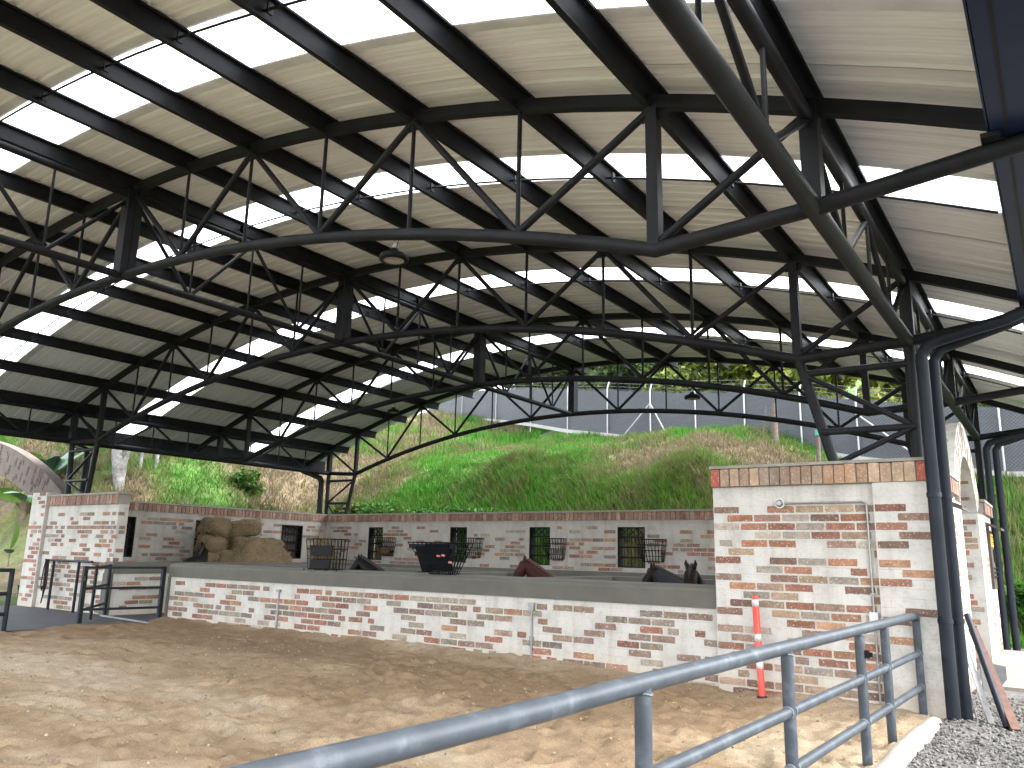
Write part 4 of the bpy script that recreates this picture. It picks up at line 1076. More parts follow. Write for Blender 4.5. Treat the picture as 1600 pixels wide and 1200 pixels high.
def feeders():
    ang = math.atan2(10.66-11.5, 13.6)
    ang = 0
    r = empty('hay_rack', (-8.85, 10.95, 1.345), ang, 'large black wire hay rack with dark rubber panel standing on the low wall', 'hay rack')
    wire_basket(r, 1.06, 0.46, 0.52, 0.48, 0.22, 10, 5, 0.008)
    for (a, b, c_, d_) in ((-0.12, 0.34, 0.06, 0.50), (-0.36, -0.14, 0.02, 0.46)):
        mb = MB(); zz = (c_, d_); f = lambda z: -(0.22+(0.50-0.22)*z/0.55)-0.02
        mb.add([(a, f(c_), c_), (b, f(c_), c_), (b+0.05, f(d_), d_), (a, f(d_), d_), (a, f(c_)-0.02, c_), (b, f(c_)-0.02, c_), (b+0.05, f(d_)-0.02, d_), (a, f(d_)-0.02, d_)],
               [(0, 1, 2, 3), (7, 6, 5, 4), (0, 4, 5, 1), (1, 5, 6, 2), (2, 6, 7, 3), (3, 7, 4, 0)])
        mb.build('rubber_panel', M['panel_dark'], r)
    mb = MB()
    for (z, a, b) in ((0.46, -0.50, 0.50), (0.33, -0.42, 0.42), (0.22, -0.34, 0.36)):
        y = -(0.22+0.28*z/0.55)-0.012; mb.box((a, y-0.012, z-0.035), (b, y, z+0.035))
    mb.build('slat_band', M['panel_dark'], r)
    mb = MB()
    for k in range(6): mb.bar((-0.30+k*0.12, -0.24, 0.06), (-0.22+k*0.11, -0.20, -0.02), 0.014, 0.014)
    mb.build('foot_spikes', M['black'], r)
    mb = MB()
    for (x, z) in ((0.10, 0.30), (0.20, 0.31), (0.36, 0.2)): mb.pipe([(x, -0.43, z), (x+0.06, -0.44, z-0.004)], 0.018, 8)
    mb.build('red_handle', simple('pale_red_plastic', (0.42, 0.12, 0.12), (0.5, 0.18, 0.17), 9, 0.6, 0), r)
    r = empty('hay_rack', (-11.72, 10.95, 1.345), ang, 'small hay-filled rack with two dark boards standing on the low wall', 'hay rack')
    wire_basket(r, 0.80, 0.70, 0.56, 0.34, 0.30, 8, 3, 0.008)
    MB().box((-0.22, -0.38, 0.26), (0.36, -0.355, 0.44)).build('upper_board', M['panel_dark'], r)
    MB().box((-0.24, -0.36, 0.02), (0.30, -0.335, 0.17)).build('lower_board', M['panel_dark'], r)
    for x in (-0.42, -0.1, 0.2, 0.48): MB().pipe([(x, -0.33, 0.0), (x+0.03, -0.37, -0.03)], 0.012, 6).build('foot', M['black'], r)
    hay_tuft('hay', r, (-0.10, -0.18, 0.30), (0.30, 0.13, 0.30), 700, 3)
    W = [(-18.0, 0.5, 2.13, True), (-14.55, 0.55, 2.14, False), (-11.67, 0.55, 2.15, False), (-8.75, 0.62, 2.15, False)]
    lab = ['wire hay basket with dark hay, by the leftmost back wall window', 'wire hay basket by the window behind the large black hay rack', 'wire hay basket by the window behind the chestnut horse', 'wire hay basket by the rightmost back wall window']
    for (x, w_, z, hay), l in zip(W, lab):
        b = empty('wall_basket', (x, 19.195, z-0.56), 0, l, 'hay basket', 'wire hay baskets on the back wall')
        wire_basket(b, w_+0.1, w_-0.08, 0.56, 0.36, 0.12, 7, 4, 0.007)
        if hay: hay_tuft('hay', b, (0, -0.18, 0.16), (0.24, 0.12, 0.15), 300, 4, (0.10, 0.055, 0.03))
def hay_tuft(name, parent, c, s, n, seed, col=(0.20, 0.135, 0.065)):
    r = np.random.default_rng(seed)
    p = r.normal(size=(n, 3)); p /= np.linalg.norm(p, axis=1)[:, None]; p *= r.random((n, 1))**0.4
    p = p*np.array(s)+np.array(c)
    d = r.normal(size=(n, 3))*np.array([1, 1, 0.5]); d /= np.linalg.norm(d, axis=1)[:, None]; d *= r.uniform(0.04, 0.12, (n, 1))
    sd_ = np.cross(d, r.normal(size=(n, 3))); sd_ /= np.linalg.norm(sd_, axis=1)[:, None]; sd_ *= 0.006
    V = np.stack([p-d-sd_, p-d+sd_, p+d+sd_, p+d-sd_], 1).reshape(-1, 3)
    q = np.arange(4*n).reshape(n, 4)
    cc = np.repeat(np.array(col)*(0.5+0.9*r.random((n, 1))), 4, 0)
    o = link(name, np_mesh(name, V, q, M['straw_strands'], cc), parent)
    # a core so that the tuft is not see-through
    b = bmesh.new(); bmesh.ops.create_icosphere(b, subdivisions=2, radius=1)
    for v in b.verts: v.co = Vector((v.co.x*s[0]*0.85+c[0], v.co.y*s[1]*0.85+c[1], v.co.z*s[2]*0.85+c[2]))+Vector((mnoise.noise(v.co*3)*s[0]*.2, 0, mnoise.noise(v.co*4+Vector((5, 0, 0)))*s[2]*.25))
    me = bpy.data.meshes.new(name+'_core'); b.to_mesh(me); b.free(); link('packed_'+name, me, parent, M['hay'])
    return o
feeders()

def bale_mesh(seed, sx, sy, sz):
    b = bmesh.new(); bmesh.ops.create_cube(b, size=1); bmesh.ops.subdivide_edges(b, edges=b.edges, cuts=7, use_grid_fill=True)
    o = Vector((seed*7.3, seed*3.1, 0))
    for v in b.verts:
        p = v.co.copy(); q = Vector((math.copysign(abs(p.x*2)**1.0, p.x), p.y*2, p.z*2))
        L = (abs(q.x)**4.5+abs(q.y)**4.5+abs(q.z)**4.5)**(1/4.5); q = q/L*max(abs(q.x), abs(q.y), abs(q.z))
        p = Vector((q.x*sx/2, q.y*sy/2, q.z*sz/2)); nn = p.normalized()
        p += nn*(mnoise.noise(p*4+o)*0.075+mnoise.noise(p*14+o)*0.03)
        for tx in (-0.2*sx, 0.2*sx):       # twine groove
            p -= nn*0.018*math.exp(-((p.x-tx)/0.03)**2)
        v.co = p
    me = bpy.data.meshes.new('bale'); b.to_mesh(me); b.free()
    me.polygons.foreach_set('use_smooth', [True]*len(me.polygons)); me.materials.append(M['hay']); return me
def strands(name, parent, cx, s, n, seed, col=(0.24, 0.175, 0.09), L=0.12):
    r = np.random.default_rng(seed)
    p = r.uniform(-1, 1, (n, 3)); k = r.integers(0, 3, n); p[np.arange(n), k] = np.sign(p[np.arange(n), k]); p = p*np.array(s)/2+np.array(cx)
    d = r.normal(size=(n, 3)); d /= np.linalg.norm(d, axis=1)[:, None]; d *= r.uniform(0.3, 1, (n, 1))*L
    sd_ = np.cross(d, r.normal(size=(n, 3))); sd_ /= np.linalg.norm(sd_, axis=1)[:, None]; sd_ *= 0.004
    V = np.stack([p-d*.4-sd_, p-d*.4+sd_, p+d*.6+sd_, p+d*.6-sd_], 1).reshape(-1, 3)
    cc = np.repeat(np.array(col)*(0.45+0.9*r.random((n, 1))), 4, 0)
    return prop(link(name, np_mesh(name, V, np.arange(4*n).reshape(n, 4), M['straw_strands'], cc), parent), kind='stuff')
def hay_stack():
    bales = [(-20.0, 14.1, 2.28, .95, .62, .52, 0.25, 'top left cube-like hay bale on the stack'), (-19.95, 15.05, 2.26, .95, .62, .5, 1.2, 'top right hay bale with squared corners on the stack'),
             (-20.0, 14.0, 1.80, .9, .62, .5, 0.1, 'hay bale under the top left bale'), (-19.9, 14.95, 1.78, .95, .65, .5, 1.45, 'round-looking hay bale under the top right bale'),
             (-19.85, 15.75, 1.72, 1.0, .66, .52, 0.9, 'sagging hay bale on the right shoulder of the stack'), (-19.6, 14.5, 1.36, .95, .65, .5, 1.3, 'lower hay bale at the front of the stack'),
             (-20.05, 13.95, 1.33, .9, .62, .5, 0.0, 'lowest hay bale at the left, beside the black horse'), (-19.5, 15.35, 1.3, 1.0, .68, .52, 0.5, 'loosened hay bale at the foot of the stack'), (-20.1, 15.4, 1.3, .95, .65, .5, 1.5, 'hay bale deep in the stack against the side wall'),
             (-19.9, 14.5, 0.85, 1.0, .7, .5, 0.2, 'base hay bale of the stack, front left'), (-19.7, 15.5, 0.82, 1.0, .7, .5, 0.1, 'base hay bale of the stack, front right')]
    for i, (x, y, z, a, b, c, rz, l) in enumerate(bales):
        me = bale_mesh(i+1, a, b, c)
        o = link('hay_bale', me); o.location = (x, y, z); o.rotation_euler = (random.uniform(-.16, .16), random.uniform(-.16, .16), rz+random.uniform(-.35, .35))
        prop(o, l, 'hay bale', 'hay bales stacked by the side wall')
        strands('loose_straw', o, (0, 0, 0), (a, b, c), 420, 50+i)
    # loose hay spilling to the right
    xs = np.linspace(-1, 1, 40); X, Y = np.meshgrid(xs, xs); r2 = X**2+Y**2
    Z = np.clip(1-r2, 0, 1)**0.7*1.15*(0.75+0.5*fbm(X*2+5, Y*2+5, 3))+(fbm(X*7, Y*7, 8)-.5)*0.15
    V = np.stack([(X*0.85).ravel(), (Y*1.28).ravel(), (Z*1.1+0.72).ravel()], 1); i = np.arange(1600).reshape(40, 40)
    q = np.stack([i[:-1, :-1].ravel(), i[:-1, 1:].ravel(), i[1:, 1:].ravel(), i[1:, :-1].ravel()], 1)
    me = np_mesh('hay_heap', V, q, M['hay'], None, True); o = link('hay_heap', me); o.location = (-19.3, 15.2, 0)
    prop(o, 'loose heap of brown hay spilling from the bale stack', kind='stuff')
    n = 2600; k = rng.integers(0, 1600, n); p = V[k]+rng.normal(size=(n, 3))*0.02
    d = rng.normal(size=(n, 3)); d /= np.linalg.norm(d, axis=1)[:, None]; d *= rng.uniform(.03, .1, (n, 1)); sd_ = np.cross(d, rng.normal(size=(n, 3))); sd_ /= np.linalg.norm(sd_, axis=1)[:, None]; sd_ *= 0.004
    VV = np.stack([p-d-sd_, p-d+sd_, p+d+sd_, p+d-sd_], 1).reshape(-1, 3)
    ls = link('loose_straw', np_mesh('loose_straw', VV, np.arange(4*n).reshape(n, 4), M['straw_strands'], np.repeat(np.array([.24, .175, .09])*(0.45+0.9*rng.random((n, 1))), 4, 0)), o); ls['kind'] = 'stuff'
hay_stack()

# ------------------------------------------------------------------ HORSES
def horse_mat(name, c, c2):
    return simple(name, c, c2, 3, 0.5, 0.12, 60, spec=0.12)
def skin_mesh(name, verts, edges, radii, mat, sub=2):
    me = bpy.data.meshes.new(name+'_skeleton'); me.from_pydata([tuple(v) for v in verts], edges, [])
    o = bpy.data.objects.new(name+'_tmp', me); COL.objects.link(o)
    md = o.modifiers.new('Skin', 'SKIN'); 
    sv = me.skin_vertices[0].data if me.skin_vertices else None
    if sv is None:
        bm = bmesh.new(); bm.from_mesh(me); bm.verts.layers.skin.verify(); bm.to_mesh(me); bm.free(); sv = me.skin_vertices[0].data
    for i, r in enumerate(radii):
        sv[i].radius = (r, r) if not isinstance(r, tuple) else r
        sv[i].use_root = (i == 0)
    md2 = o.modifiers.new('Sub', 'SUBSURF'); md2.levels = sub; md2.render_levels = sub
    dg = bpy.context.evaluated_depsgraph_get(); ev = o.evaluated_get(dg)
    out = bpy.data.meshes.new_from_object(ev); out.name = name
    bpy.data.objects.remove(o); bpy.data.meshes.remove(me)
    out.materials.clear(); out.materials.append(mat)
    out.polygons.foreach_set('use_smooth', [True]*len(out.polygons)); return out
def horse(label, x, y, rz, coat, neck=(0.30, 0.42), head_drop=0.35, scale=1.0, blaze=False, cover=None, mane_col='black', z=0.0, neck_yaw=0.0):
    """horse facing local +x, feet on z=0"""
    root = empty('horse', (x, y, z), rz, label, 'horse', 'horses in the stalls'); root.scale = (scale,)*3
    nb = Vector((0.56, 0, 1.22)); cy_, sy_ = math.cos(neck_yaw), math.sin(neck_yaw)
    dirn = Vector((cy_, sy_, 0))
    nm = nb+dirn*neck[0]*0.55+Vector((0, 0, neck[1]*0.52)); poll = nb+dirn*neck[0]+Vector((0, 0, neck[1]))
    hd = (dirn*0.62+Vector((0, 0, -head_drop-0.35))).normalized()
    brow = poll+hd*0.10+Vector((0, 0, -0.02)); cheek = poll+hd*0.20; nose = poll+hd*0.40; muz = poll+hd*0.54
    V = [Vector((0, 0, 1.06)), Vector((-0.38, 0, 1.10)), Vector((-0.62, 0, 1.06)), Vector((0.32, 0, 1.10)), nb, nm, poll, brow, cheek, nose, muz]
    Rr = [0.27, 0.28, 0.20, 0.28, 0.215, 0.165, 0.115, 0.115, 0.118, 0.082, 0.07]
    E_ = [(0, 1), (1, 2), (0, 3), (3, 4), (4, 5), (5, 6), (6, 7), (7, 8), (8, 9), (9, 10)]
    for sgn in (-1, 1):
        b = len(V)      # hind leg: hip, knee, hock, fetlock, hoof
        V += [Vector((-0.55, sgn*0.14, 0.86)), Vector((-0.42, sgn*0.15, 0.66)), Vector((-0.66, sgn*0.14, 0.46)), Vector((-0.62, sgn*0.14, 0.13)), Vector((-0.57, sgn*0.14, 0.03))]
        Rr += [0.14, 0.10, 0.06, 0.045, 0.055]; E_ += [(1, b), (b, b+1), (b+1, b+2), (b+2, b+3), (b+3, b+4)]
        b = len(V)
        V += [Vector((0.42, sgn*0.14, 0.82)), Vector((0.40, sgn*0.14, 0.64)), Vector((0.43, sgn*0.14, 0.42)), Vector((0.41, sgn*0.14, 0.13)), Vector((0.46, sgn*0.14, 0.03))]
        Rr += [0.13, 0.075, 0.055, 0.042, 0.055]; E_ += [(3, b), (b, b+1), (b+1, b+2), (b+2, b+3), (b+3, b+4)]
    link('body', skin_mesh('body', V, E_, Rr, coat), root)
    side = Vector((-sy_, cy_, 0))
    back = -hd
    for sgn in (-1, 1):
        base = poll+side*sgn*0.055+Vector((0, 0, 0.055)); tip = base+Vector((0, 0, 0.115))+side*sgn*0.018+dirn*0.012
        mid = (base+tip)/2+side*sgn*0.012
        MB().pipe([base-Vector((0, 0, 0.03)), base+Vector((0, 0, .03)), mid, tip], [0.030, 0.037, 0.030, 0.006], 8).build('ear', coat, root)
        e = brow+hd*0.05+side*sgn*0.085+dirn*0.02
        bm = bmesh.new(); bmesh.ops.create_uvsphere(bm, u_segments=10, v_segments=6, radius=0.02); bmesh.ops.translate(bm, verts=bm.verts, vec=e)
        me = bpy.data.meshes.new('eye'); bm.to_mesh(me); bm.free(); link('eye', me, root, M['black'])
    # mane: a flattened crest plus forelock
    up = Vector((0, 0, 1)); crest = []
    for t in np.linspace(0, 1, 7):
        p = nb.lerp(nm, t*2) if t < 0.5 else nm.lerp(poll, t*2-1)
        nrm = (up-dirn*0.75).normalized(); rad = float(np.interp(t, [0, .5, 1], [0.205, .162, .112])); crest.append(p+nrm*rad)
    mb = MB(); mb.pipe(crest+[poll+hd*0.02+dirn*0.07+up*0.06, brow+dirn*0.11], [0.03, 0.045, 0.045, 0.042, 0.04, 0.038, 0.035, 0.03, 0.008], 8); mb.build('mane', M['mane_'+mane_col], root)
    tail = [Vector((-0.78, 0, 1.10)), Vector((-0.90, 0, 0.95)), Vector((-0.92, 0, 0.6)), Vector((-0.88, 0, 0.4))]
    MB().pipe(tail, [0.03, 0.055, 0.07, 0.02], 8).build('tail', M['mane_'+mane_col], root)
    if blaze:
        f0 = brow+(dirn*0.785+up*0.62).normalized()*0.085; 
        MB().pipe([brow+dirn*0.085+up*0.045, cheek+dirn*0.09+up*0.055, nose+dirn*0.062+up*0.035], [0.012, 0.018, 0.012], 6).build('blaze', M['white_plastic'], root)
    if cover is not None:
        MB().pipe([nb-dirn*0.12-up*0.08, nb, nm, nm.lerp(poll, 0.78)], [0.26, 0.225, 0.158, 0.12], 16).build('neck_cover', cover, root)
        MB().pipe([Vector((-0.62, 0, 1.08)), Vector((-0.38, 0, 1.10)), Vector((0, 0, 1.06)), Vector((0.35, 0, 1.1))], [0.22, 0.31, 0.30, 0.31], 18).build('back_cover', cover, root)
    return root
M['mane_black'] = simple('black_mane', (0.002, 0.0018, 0.0018), (0.005, 0.0043, 0.004), 20, 0.7, 0.3, 60)
M['mane_chestnut'] = simple('chestnut_mane', (0.03, 0.008, 0.005), (0.05, 0.013, 0.008), 20, 0.7, 0.3, 60)
def horses():
    che = horse_mat('chestnut_coat', (0.024, 0.0065, 0.0045), (0.042, 0.013, 0.009)); bay = horse_mat('dark_bay_coat', (0.007, 0.0035, 0.003), (0.014, 0.007, 0.0052))
    blk = horse_mat('black_coat', (0.0022, 0.002, 0.0023), (0.0045, 0.004, 0.004)); brn = horse_mat('brown_coat', (0.014, 0.007, 0.005), (0.024, 0.012, 0.008))
    navy = simple('navy_cloth', (0.002, 0.0024, 0.005), (0.004, 0.0046, 0.009), 6, 0.85, 0.2, 50)
    horse('chestnut horse with its head turned left above the grey wall', -7.55, 13.3, PI+0.45, che, (0.50, 0.44), 0.60, 1.0, mane_col='chestnut', z=-0.15)
    horse('black horse with pricked ears right of the small hay rack', -11.85, 13.2, PI+0.4, blk, (0.50, 0.40), 0.5, 1.0, z=-0.15)
    horse('dark horse wearing a navy neck cover, facing left at the right end of the stalls', -5.1, 13.7, PI+0.1, bay, (0.56, 0.36), 0.6, 1.0, cover=navy, z=-0.14)
    horse('dark bay horse facing the camera with both ears up beside the brick pier', -5.02, 13.0, -PI/2+0.15, bay, (0.36, 0.40), 1.0, 1.02, blaze=False, z=-0.15)
    horse('brown horse showing only its back beside the large black hay rack', -10.7, 12.6, 0.1, brn, (0.42, -0.25), 0.3, 1.03, z=-0.04)
    horse('black horse eating at the left foot of the hay stack', -19.1, 12.9, 2.3, blk, (0.42, 0.36), 0.3, 1.08, z=-0.03)
horses()

# ------------------------------------------------------------------ FENCE ON THE BANK
FP = [(5.0, 28.3), (-1.3, 28.5), (-5.5, 28.9), (-7.45, 29.2), (-9.6, 29.5), (-11.6, 29.6), (-13.63, 29.8), (-16.2, 30.9), (-19.2, 32.5), (-23.3, 35.5), (-28.9, 40.0), (-35.6, 45.0), (-45.0, 52.0)]
def fence():
    zc = dict(zip(range(13), [4.2, 4.42, 5.15, 5.6, 5.95, 6.15, 6.4, 6.95, 7.55, 8.6, 9.95, 11.4, 13.4]))
    root = empty('wire_fence', (-11.6, 29.6, 6.1), 0, 'tall chain link fence backed with dark shade cloth on top of the grassy bank', 'fence')
    o = Vector((11.6, -29.6, -6.1)); H = 2.1
    ma, n, b, out = nodes_mat('dark_shade_cloth_with_mesh')
    tc = N(n, 'ShaderNodeTexCoord'); t = noise_tex(n, 1.2, 5)
    mp = N(n, 'ShaderNodeMapping'); mp.inputs['Scale'].default_value = (0.6, 0.6, 9); n.links.new(tc.outputs['Object'], mp.inputs['Vector'])
    tw = noise_tex(n, 1.0, 3, vec=mp.outputs[0])
    ad = N(n, 'ShaderNodeMath', operation='ADD'); n.links.new(t.outputs['Fac'], ad.inputs[0]); n.links.new(tw.outputs['Fac'], ad.inputs[1])
    r = ramp(n, ad.outputs[0], [(0.35, (0.030, 0.033, 0.039)), (0.65, (0.055, 0.0595, 0.068))]); n.links.new(r.outputs[0], b.inputs['Base Color']); b.inputs['Roughness'].default_value = 0.85
    bump(n, b, tw.outputs['Fac'], 0.5, 0.05)
    ra = random.Random(3)
    for i, (a, c) in enumerate(zip(FP[:-1], FP[1:])):
        nx, nz = 10, 6; vs = []; fs = []
        A = Vector((*a, zc[i])); B = Vector((*c, zc[i+1])); nrm = Vector(((B-A).y, -(B-A).x, 0)).normalized()
        for j in range(nz+1):
            for k in range(nx+1):
                u, v = k/nx, j/nz; p = A.lerp(B, u); p.z += 0.05+v*(H-0.05-0.10*math.sin(PI*u)*(v > 0.9)); p += nrm*(0.04*math.sin(PI*u)*mnoise.noise(Vector((u*4+i, v*5, i))))
                vs.append(p+o+Vector((0, 0.05, 0)))
        for j in range(nz):
            for k in range(nx): q = j*(nx+1)+k; fs.append((q, q+1, q+nx+2, q+nx+1))
        mb = MB(); mb.add(vs, fs, True); mb.build('shade_cloth', ma, root)
        # chain link in front
        L = (B-A).length; st = 0.11; m_ = int(L/st); mb = MB(); pts = []
        vs, fs = [], []
        for s in (-1, 1):
            for k in range(-int(H/st), m_+int(H/st)+1):
                u0 = k*st; z0, z1 = 0.03, H
                ua = u0; ub = u0+s*H
                # clip to panel
                def clip(u_from, u_to):
                    t0, t1 = 0.0, 1.0
                    du = u_to-u_from
                    for lo in (0,):
                        if du > 0:
                            t0 = max(t0, (0-u_from)/du); t1 = min(t1, (L-u_from)/du)
                        else:
                            t0 = max(t0, (L-u_from)/du); t1 = min(t1, (0-u_from)/du)
                    return t0, t1
                t0, t1 = clip(ua, ub)
                if t1-t0 < 0.02: continue
                p0 = A.lerp(B, (ua+(ub-ua)*t0)/L)+Vector((0, 0, z0+(z1-z0)*t0))+o; p1 = A.lerp(B, (ua+(ub-ua)*t1)/L)+Vector((0, 0, z0+(z1-z0)*t1))+o
                wv = 0.010; bs = len(vs)
                vs += [p0+nrm*0.02-Vector((0, 0, wv)), p0+nrm*0.02+Vector((0, 0, wv)), p1+nrm*0.02+Vector((0, 0, wv)), p1+nrm*0.02-Vector((0, 0, wv))]; fs.append((bs, bs+1, bs+2, bs+3))
        mb.add(vs, fs); q = mb.build('chain_link', M['fence_wire'], root)
        # barbed strands on the outriggers
        mb = MB()
        for zz, yy in ((0.10, 0.03), (0.24, 0.10), (0.38, 0.17)): mb.pipe([A+Vector((0, 0, H+zz))+o-nrm*yy, B+Vector((0, 0, H+zz))+o-nrm*yy], 0.008, 4)
        mb.build('barbed_wire', M['fence_wire'], root)
        MB().bar(tuple(A+o+Vector((0, 0, 0.0))), tuple(B+o+Vector((0, 0, 0.0))), 0.14, 0.16).build('plinth', M['white_kerb'], root)
    for i, p in enumerate(FP):
        A = Vector((*p, zc[i]))+o+Vector((0, -0.05, 0))
        MB().pipe([A-Vector((0, 0, 0.4)), A+Vector((0, 0, H)), A+Vector((0, 0.22, H+0.42))], 0.032, 8).build('post', M['fence_post'], root)
    for (i, s) in ((6, -1), (6, 1), (2, -1)):
        A = Vector((*FP[i], zc[i]))+o+Vector((0, -0.06, 0)); B = Vector((*FP[i+s], zc[i+s]))+o; foot = A.lerp(B, 0.62); foot.y -= 0.5; foot.z -= 0.3
        MB().pipe([A+Vector((0, 0, 1.55)), foot], 0.028, 8).build('brace', M['fence_post'], root)
M['fence_wire'] = simple('dull_fence_wire', (0.07, 0.075, 0.08), (0.11, 0.115, 0.12), 9, 0.6, 0)
M['fence_post'] = simple('pale_fence_post', (0.25, 0.255, 0.26), (0.34, 0.345, 0.35), 9, 0.6, 0)
M['white_kerb'] = simple('white_fence_plinth', (0.26, 0.255, 0.24), (0.34, 0.335, 0.32), 2, 0.9, 0.2)
fence()
def old_posts():
    for (x, y, zb_, h, r, l) in ((-8.1, 28.1, 5.2, 1.25, 0.11, 'weathered wooden post in front of the shade cloth fence'), (-6.45, 27.2, 5.0, 1.05, 0.07, 'grey wooden post with green wire by the leaning steel leg')):
        z0 = float(terrain(np.array([x]), np.array([y]))[0])
        root = empty('wooden_post', (x, y, z0), 0, l, 'wooden post', 'old wooden posts by the fence')
        MB().pipe([(0, 0, -0.4), (0.01, 0, h*0.5), (0.03, 0, h+0.25)], [r*1.1, r, r*0.9], 9).build('shaft', M['wood_old'], root)
        if r < 0.1: MB().pipe([(0.03, -0.02, h+0.02), (0.03, -0.02, h+0.2)], r+0.02, 10).build('green_band', simple('green_plastic', (0.01, 0.22, 0.13), (0.02, 0.3, 0.18), 9, 0.5, 0), root)
        else: MB().pipe([(-0.5, 0.05, 0.0), (-0.28, 0.05, h+0.15)], 0.03, 7).build('prop_stick', M['wood_old'], root)
old_posts()

# ------------------------------------------------------------------ VEGETATION
def grass():
    def blades(n, X, Y, h, wd, seed, g=None, lean=0.5):
        r = np.random.default_rng(seed)
        Z = terrain(X, Y); g = lush(X, Y) if g is None else g
        hh = h*(0.5+0.9*r.random(n)); a = r.uniform(0, 2*PI, n); ln = r.random(n)*lean*hh; b = r.uniform(0, 2*PI, n)
        dx, dy = np.cos(a)*wd, np.sin(a)*wd
        base = np.stack([X, Y, Z-0.05], 1); tip = base+np.stack([np.cos(b)*ln, np.sin(b)*ln, hh], 1); mid = base*0.45+tip*0.55+np.stack([0*X, 0*X, hh*0.08], 1)
        s = np.stack([dx, dy, 0*dx], 1)
        V = np.stack([base-s, base+s, mid+s*0.7, mid-s*0.7, tip+s*0.1, tip-s*0.1], 1).reshape(-1, 3)
        i = (np.arange(n)*6)[:, None]; q = np.concatenate([i+np.array([[0, 1, 2, 3]]), i+np.array([[3, 2, 4, 5]])], 0)
        c = veg_col(np.clip(g+r.normal(size=n)*0.15+(fbm(X*2.6, Y*2.6, 97)-0.5)*0.9, 0, 1), r.random(n)); c = np.repeat(c, 6, 0)
        return V, q, c
    sets = []
    n = 150000; X = rng.uniform(-24, 1.5, n); Y = 20.6+rng.random(n)**1.25*10.5
    keep = fbm(X*0.9, Y*0.9, 77)+0.25*rng.random(n) > 0.38
    X, Y = X[keep], Y[keep]; n = len(X)
    tall = 0.22+0.45*np.clip(fbm(X*0.6+4, Y*0.6, 78)-0.3, 0, 1)
    # lush clumps hang over the lower slope
    low = np.clip(1-(Y-20.4)/4.5, 0, 1); tall = tall+0.28*low
    sets.append(blades(n, X, Y, tall*0.72, 0.011+0.005*rng.random(n), 1, lean=0.95))
    n = 90000; X = rng.uniform(-40, -22.8, n); Y = rng.uniform(13.5, 32, n); keep = (fbm(X*0.8, Y*0.8, 79)+0.6*rng.random(n) > 0.55); X, Y = X[keep], Y[keep]; n = len(X)
    sets.append(blades(n, X, Y, 0.30*np.ones(n), 0.016, 2, lean=1.2))
    n = 26000; X = rng.uniform(-38, -22, n); Y = rng.uniform(28, 46, n); sets.append(blades(n, X, Y, 0.4*np.ones(n), 0.025, 3))
    n = 24000; X = rng.uniform(-1.4, 6, n); Y = rng.uniform(21.8, 28.4, n); sets.append(blades(n, X, Y, 0.45*np.ones(n), 0.014, 4, g=np.clip(0.55+0.25*rng.normal(size=n), 0, 1)))
    for i, (mx, my, mr, mh) in enumerate(MOUNDS):
        n = 16000; X = mx+rng.normal(size=n)*mr*0.55; Y = my+rng.normal(size=n)*mr*0.45; kp = Y > 20.6; X, Y = X[kp], Y[kp]; n = len(X)
        sets.append(blades(n, X, Y, 0.26*np.ones(n), 0.009, 20+i, g=np.clip(0.42+0.14*rng.normal(size=n), 0, 1), lean=1.3))
    V = []; Q = []; C = []; k = 0
    for v, q, c in sets: V.append(v); Q.append(q+k); C.append(c); k += len(v)
    o = link('grass', np_mesh('grass', np.concatenate(V), np.concatenate(Q), M['leaf'], np.concatenate(C)))
    prop(o, 'wild green and dry grass covering the bank behind the back wall', kind='stuff')
grass()
def leaf_cloud(n, blobs, size, cols, seed, elong=1.6, up=0.2):
    r = np.random.default_rng(seed); w_ = np.array([b[3]*b[4]*b[5] for b in blobs])**0.67; k = r.choice(len(blobs), n, p=w_/w_.sum())
    B = np.array(blobs); p = r.normal(size=(n, 3)); p /= np.linalg.norm(p, axis=1)[:, None]; p *= (r.random((n, 1))**0.33)
    p *= 1+0.25*np.sin(p*9+k[:, None])
    p = p*B[k, 3:6]+B[k, :3]
    nrm = r.normal(size=(n, 3)); nrm[:, 2] += up*3; nrm /= np.linalg.norm(nrm, axis=1)[:, None]
    a = np.cross(nrm, r.normal(size=(n, 3))); a /= np.linalg.norm(a, axis=1)[:, None]; b = np.cross(nrm, a)
    s = size*(0.6+0.8*r.random((n, 1))); a *= s*elong; b *= s
    V = np.stack([p-a, p+b*0.9-a*0.1, p+a, p-b*0.9-a*0.1], 1).reshape(-1, 3)
    cc = np.array(cols)[r.integers(0, len(cols), n)]*(0.6+0.8*r.random((n, 1))); cc = np.repeat(cc, 4, 0)
    return V, np.arange(4*n).reshape(n, 4), cc
def tree_mesh(seed, h, spread, cols, leaf=0.09, n=7000):
    r = random.Random(seed); mb = MB(); trunk = [(0, 0, -0.5), (r.uniform(-.1, .1), 0, h*0.25), (r.uniform(-.2, .2), r.uniform(-.2, .2), h*0.5), (r.uniform(-.3, .3), r.uniform(-.3, .3), h*0.8)]
    mb.pipe(trunk, [0.16, 0.12, 0.08, 0.03], 8); blobs = []
    for k in range(9):
        a = r.uniform(0, 2*PI); z = h*r.uniform(0.35, 0.95); d = spread*r.uniform(0.3, 1)*(1.15-z/h*0.6)
        tip = (math.cos(a)*d, math.sin(a)*d, z); mb.pipe([(0, 0, z*0.7), (tip[0]*.5, tip[1]*.5, z*.9), tip], [0.06, 0.04, 0.015], 6)
        s = spread*r.uniform(0.28, 0.5); blobs.append((tip[0], tip[1], tip[2], s, s, s*0.7))
    V, q, c = leaf_cloud(n, blobs, leaf, cols, seed)
    return mb.mesh('trunk', M['bark']), np_mesh('crown', V, q, M['leaf'], c)
YG = [(0.15, 0.185, 0.025), (0.19, 0.22, 0.035), (0.11, 0.155, 0.025), (0.22, 0.23, 0.055)]
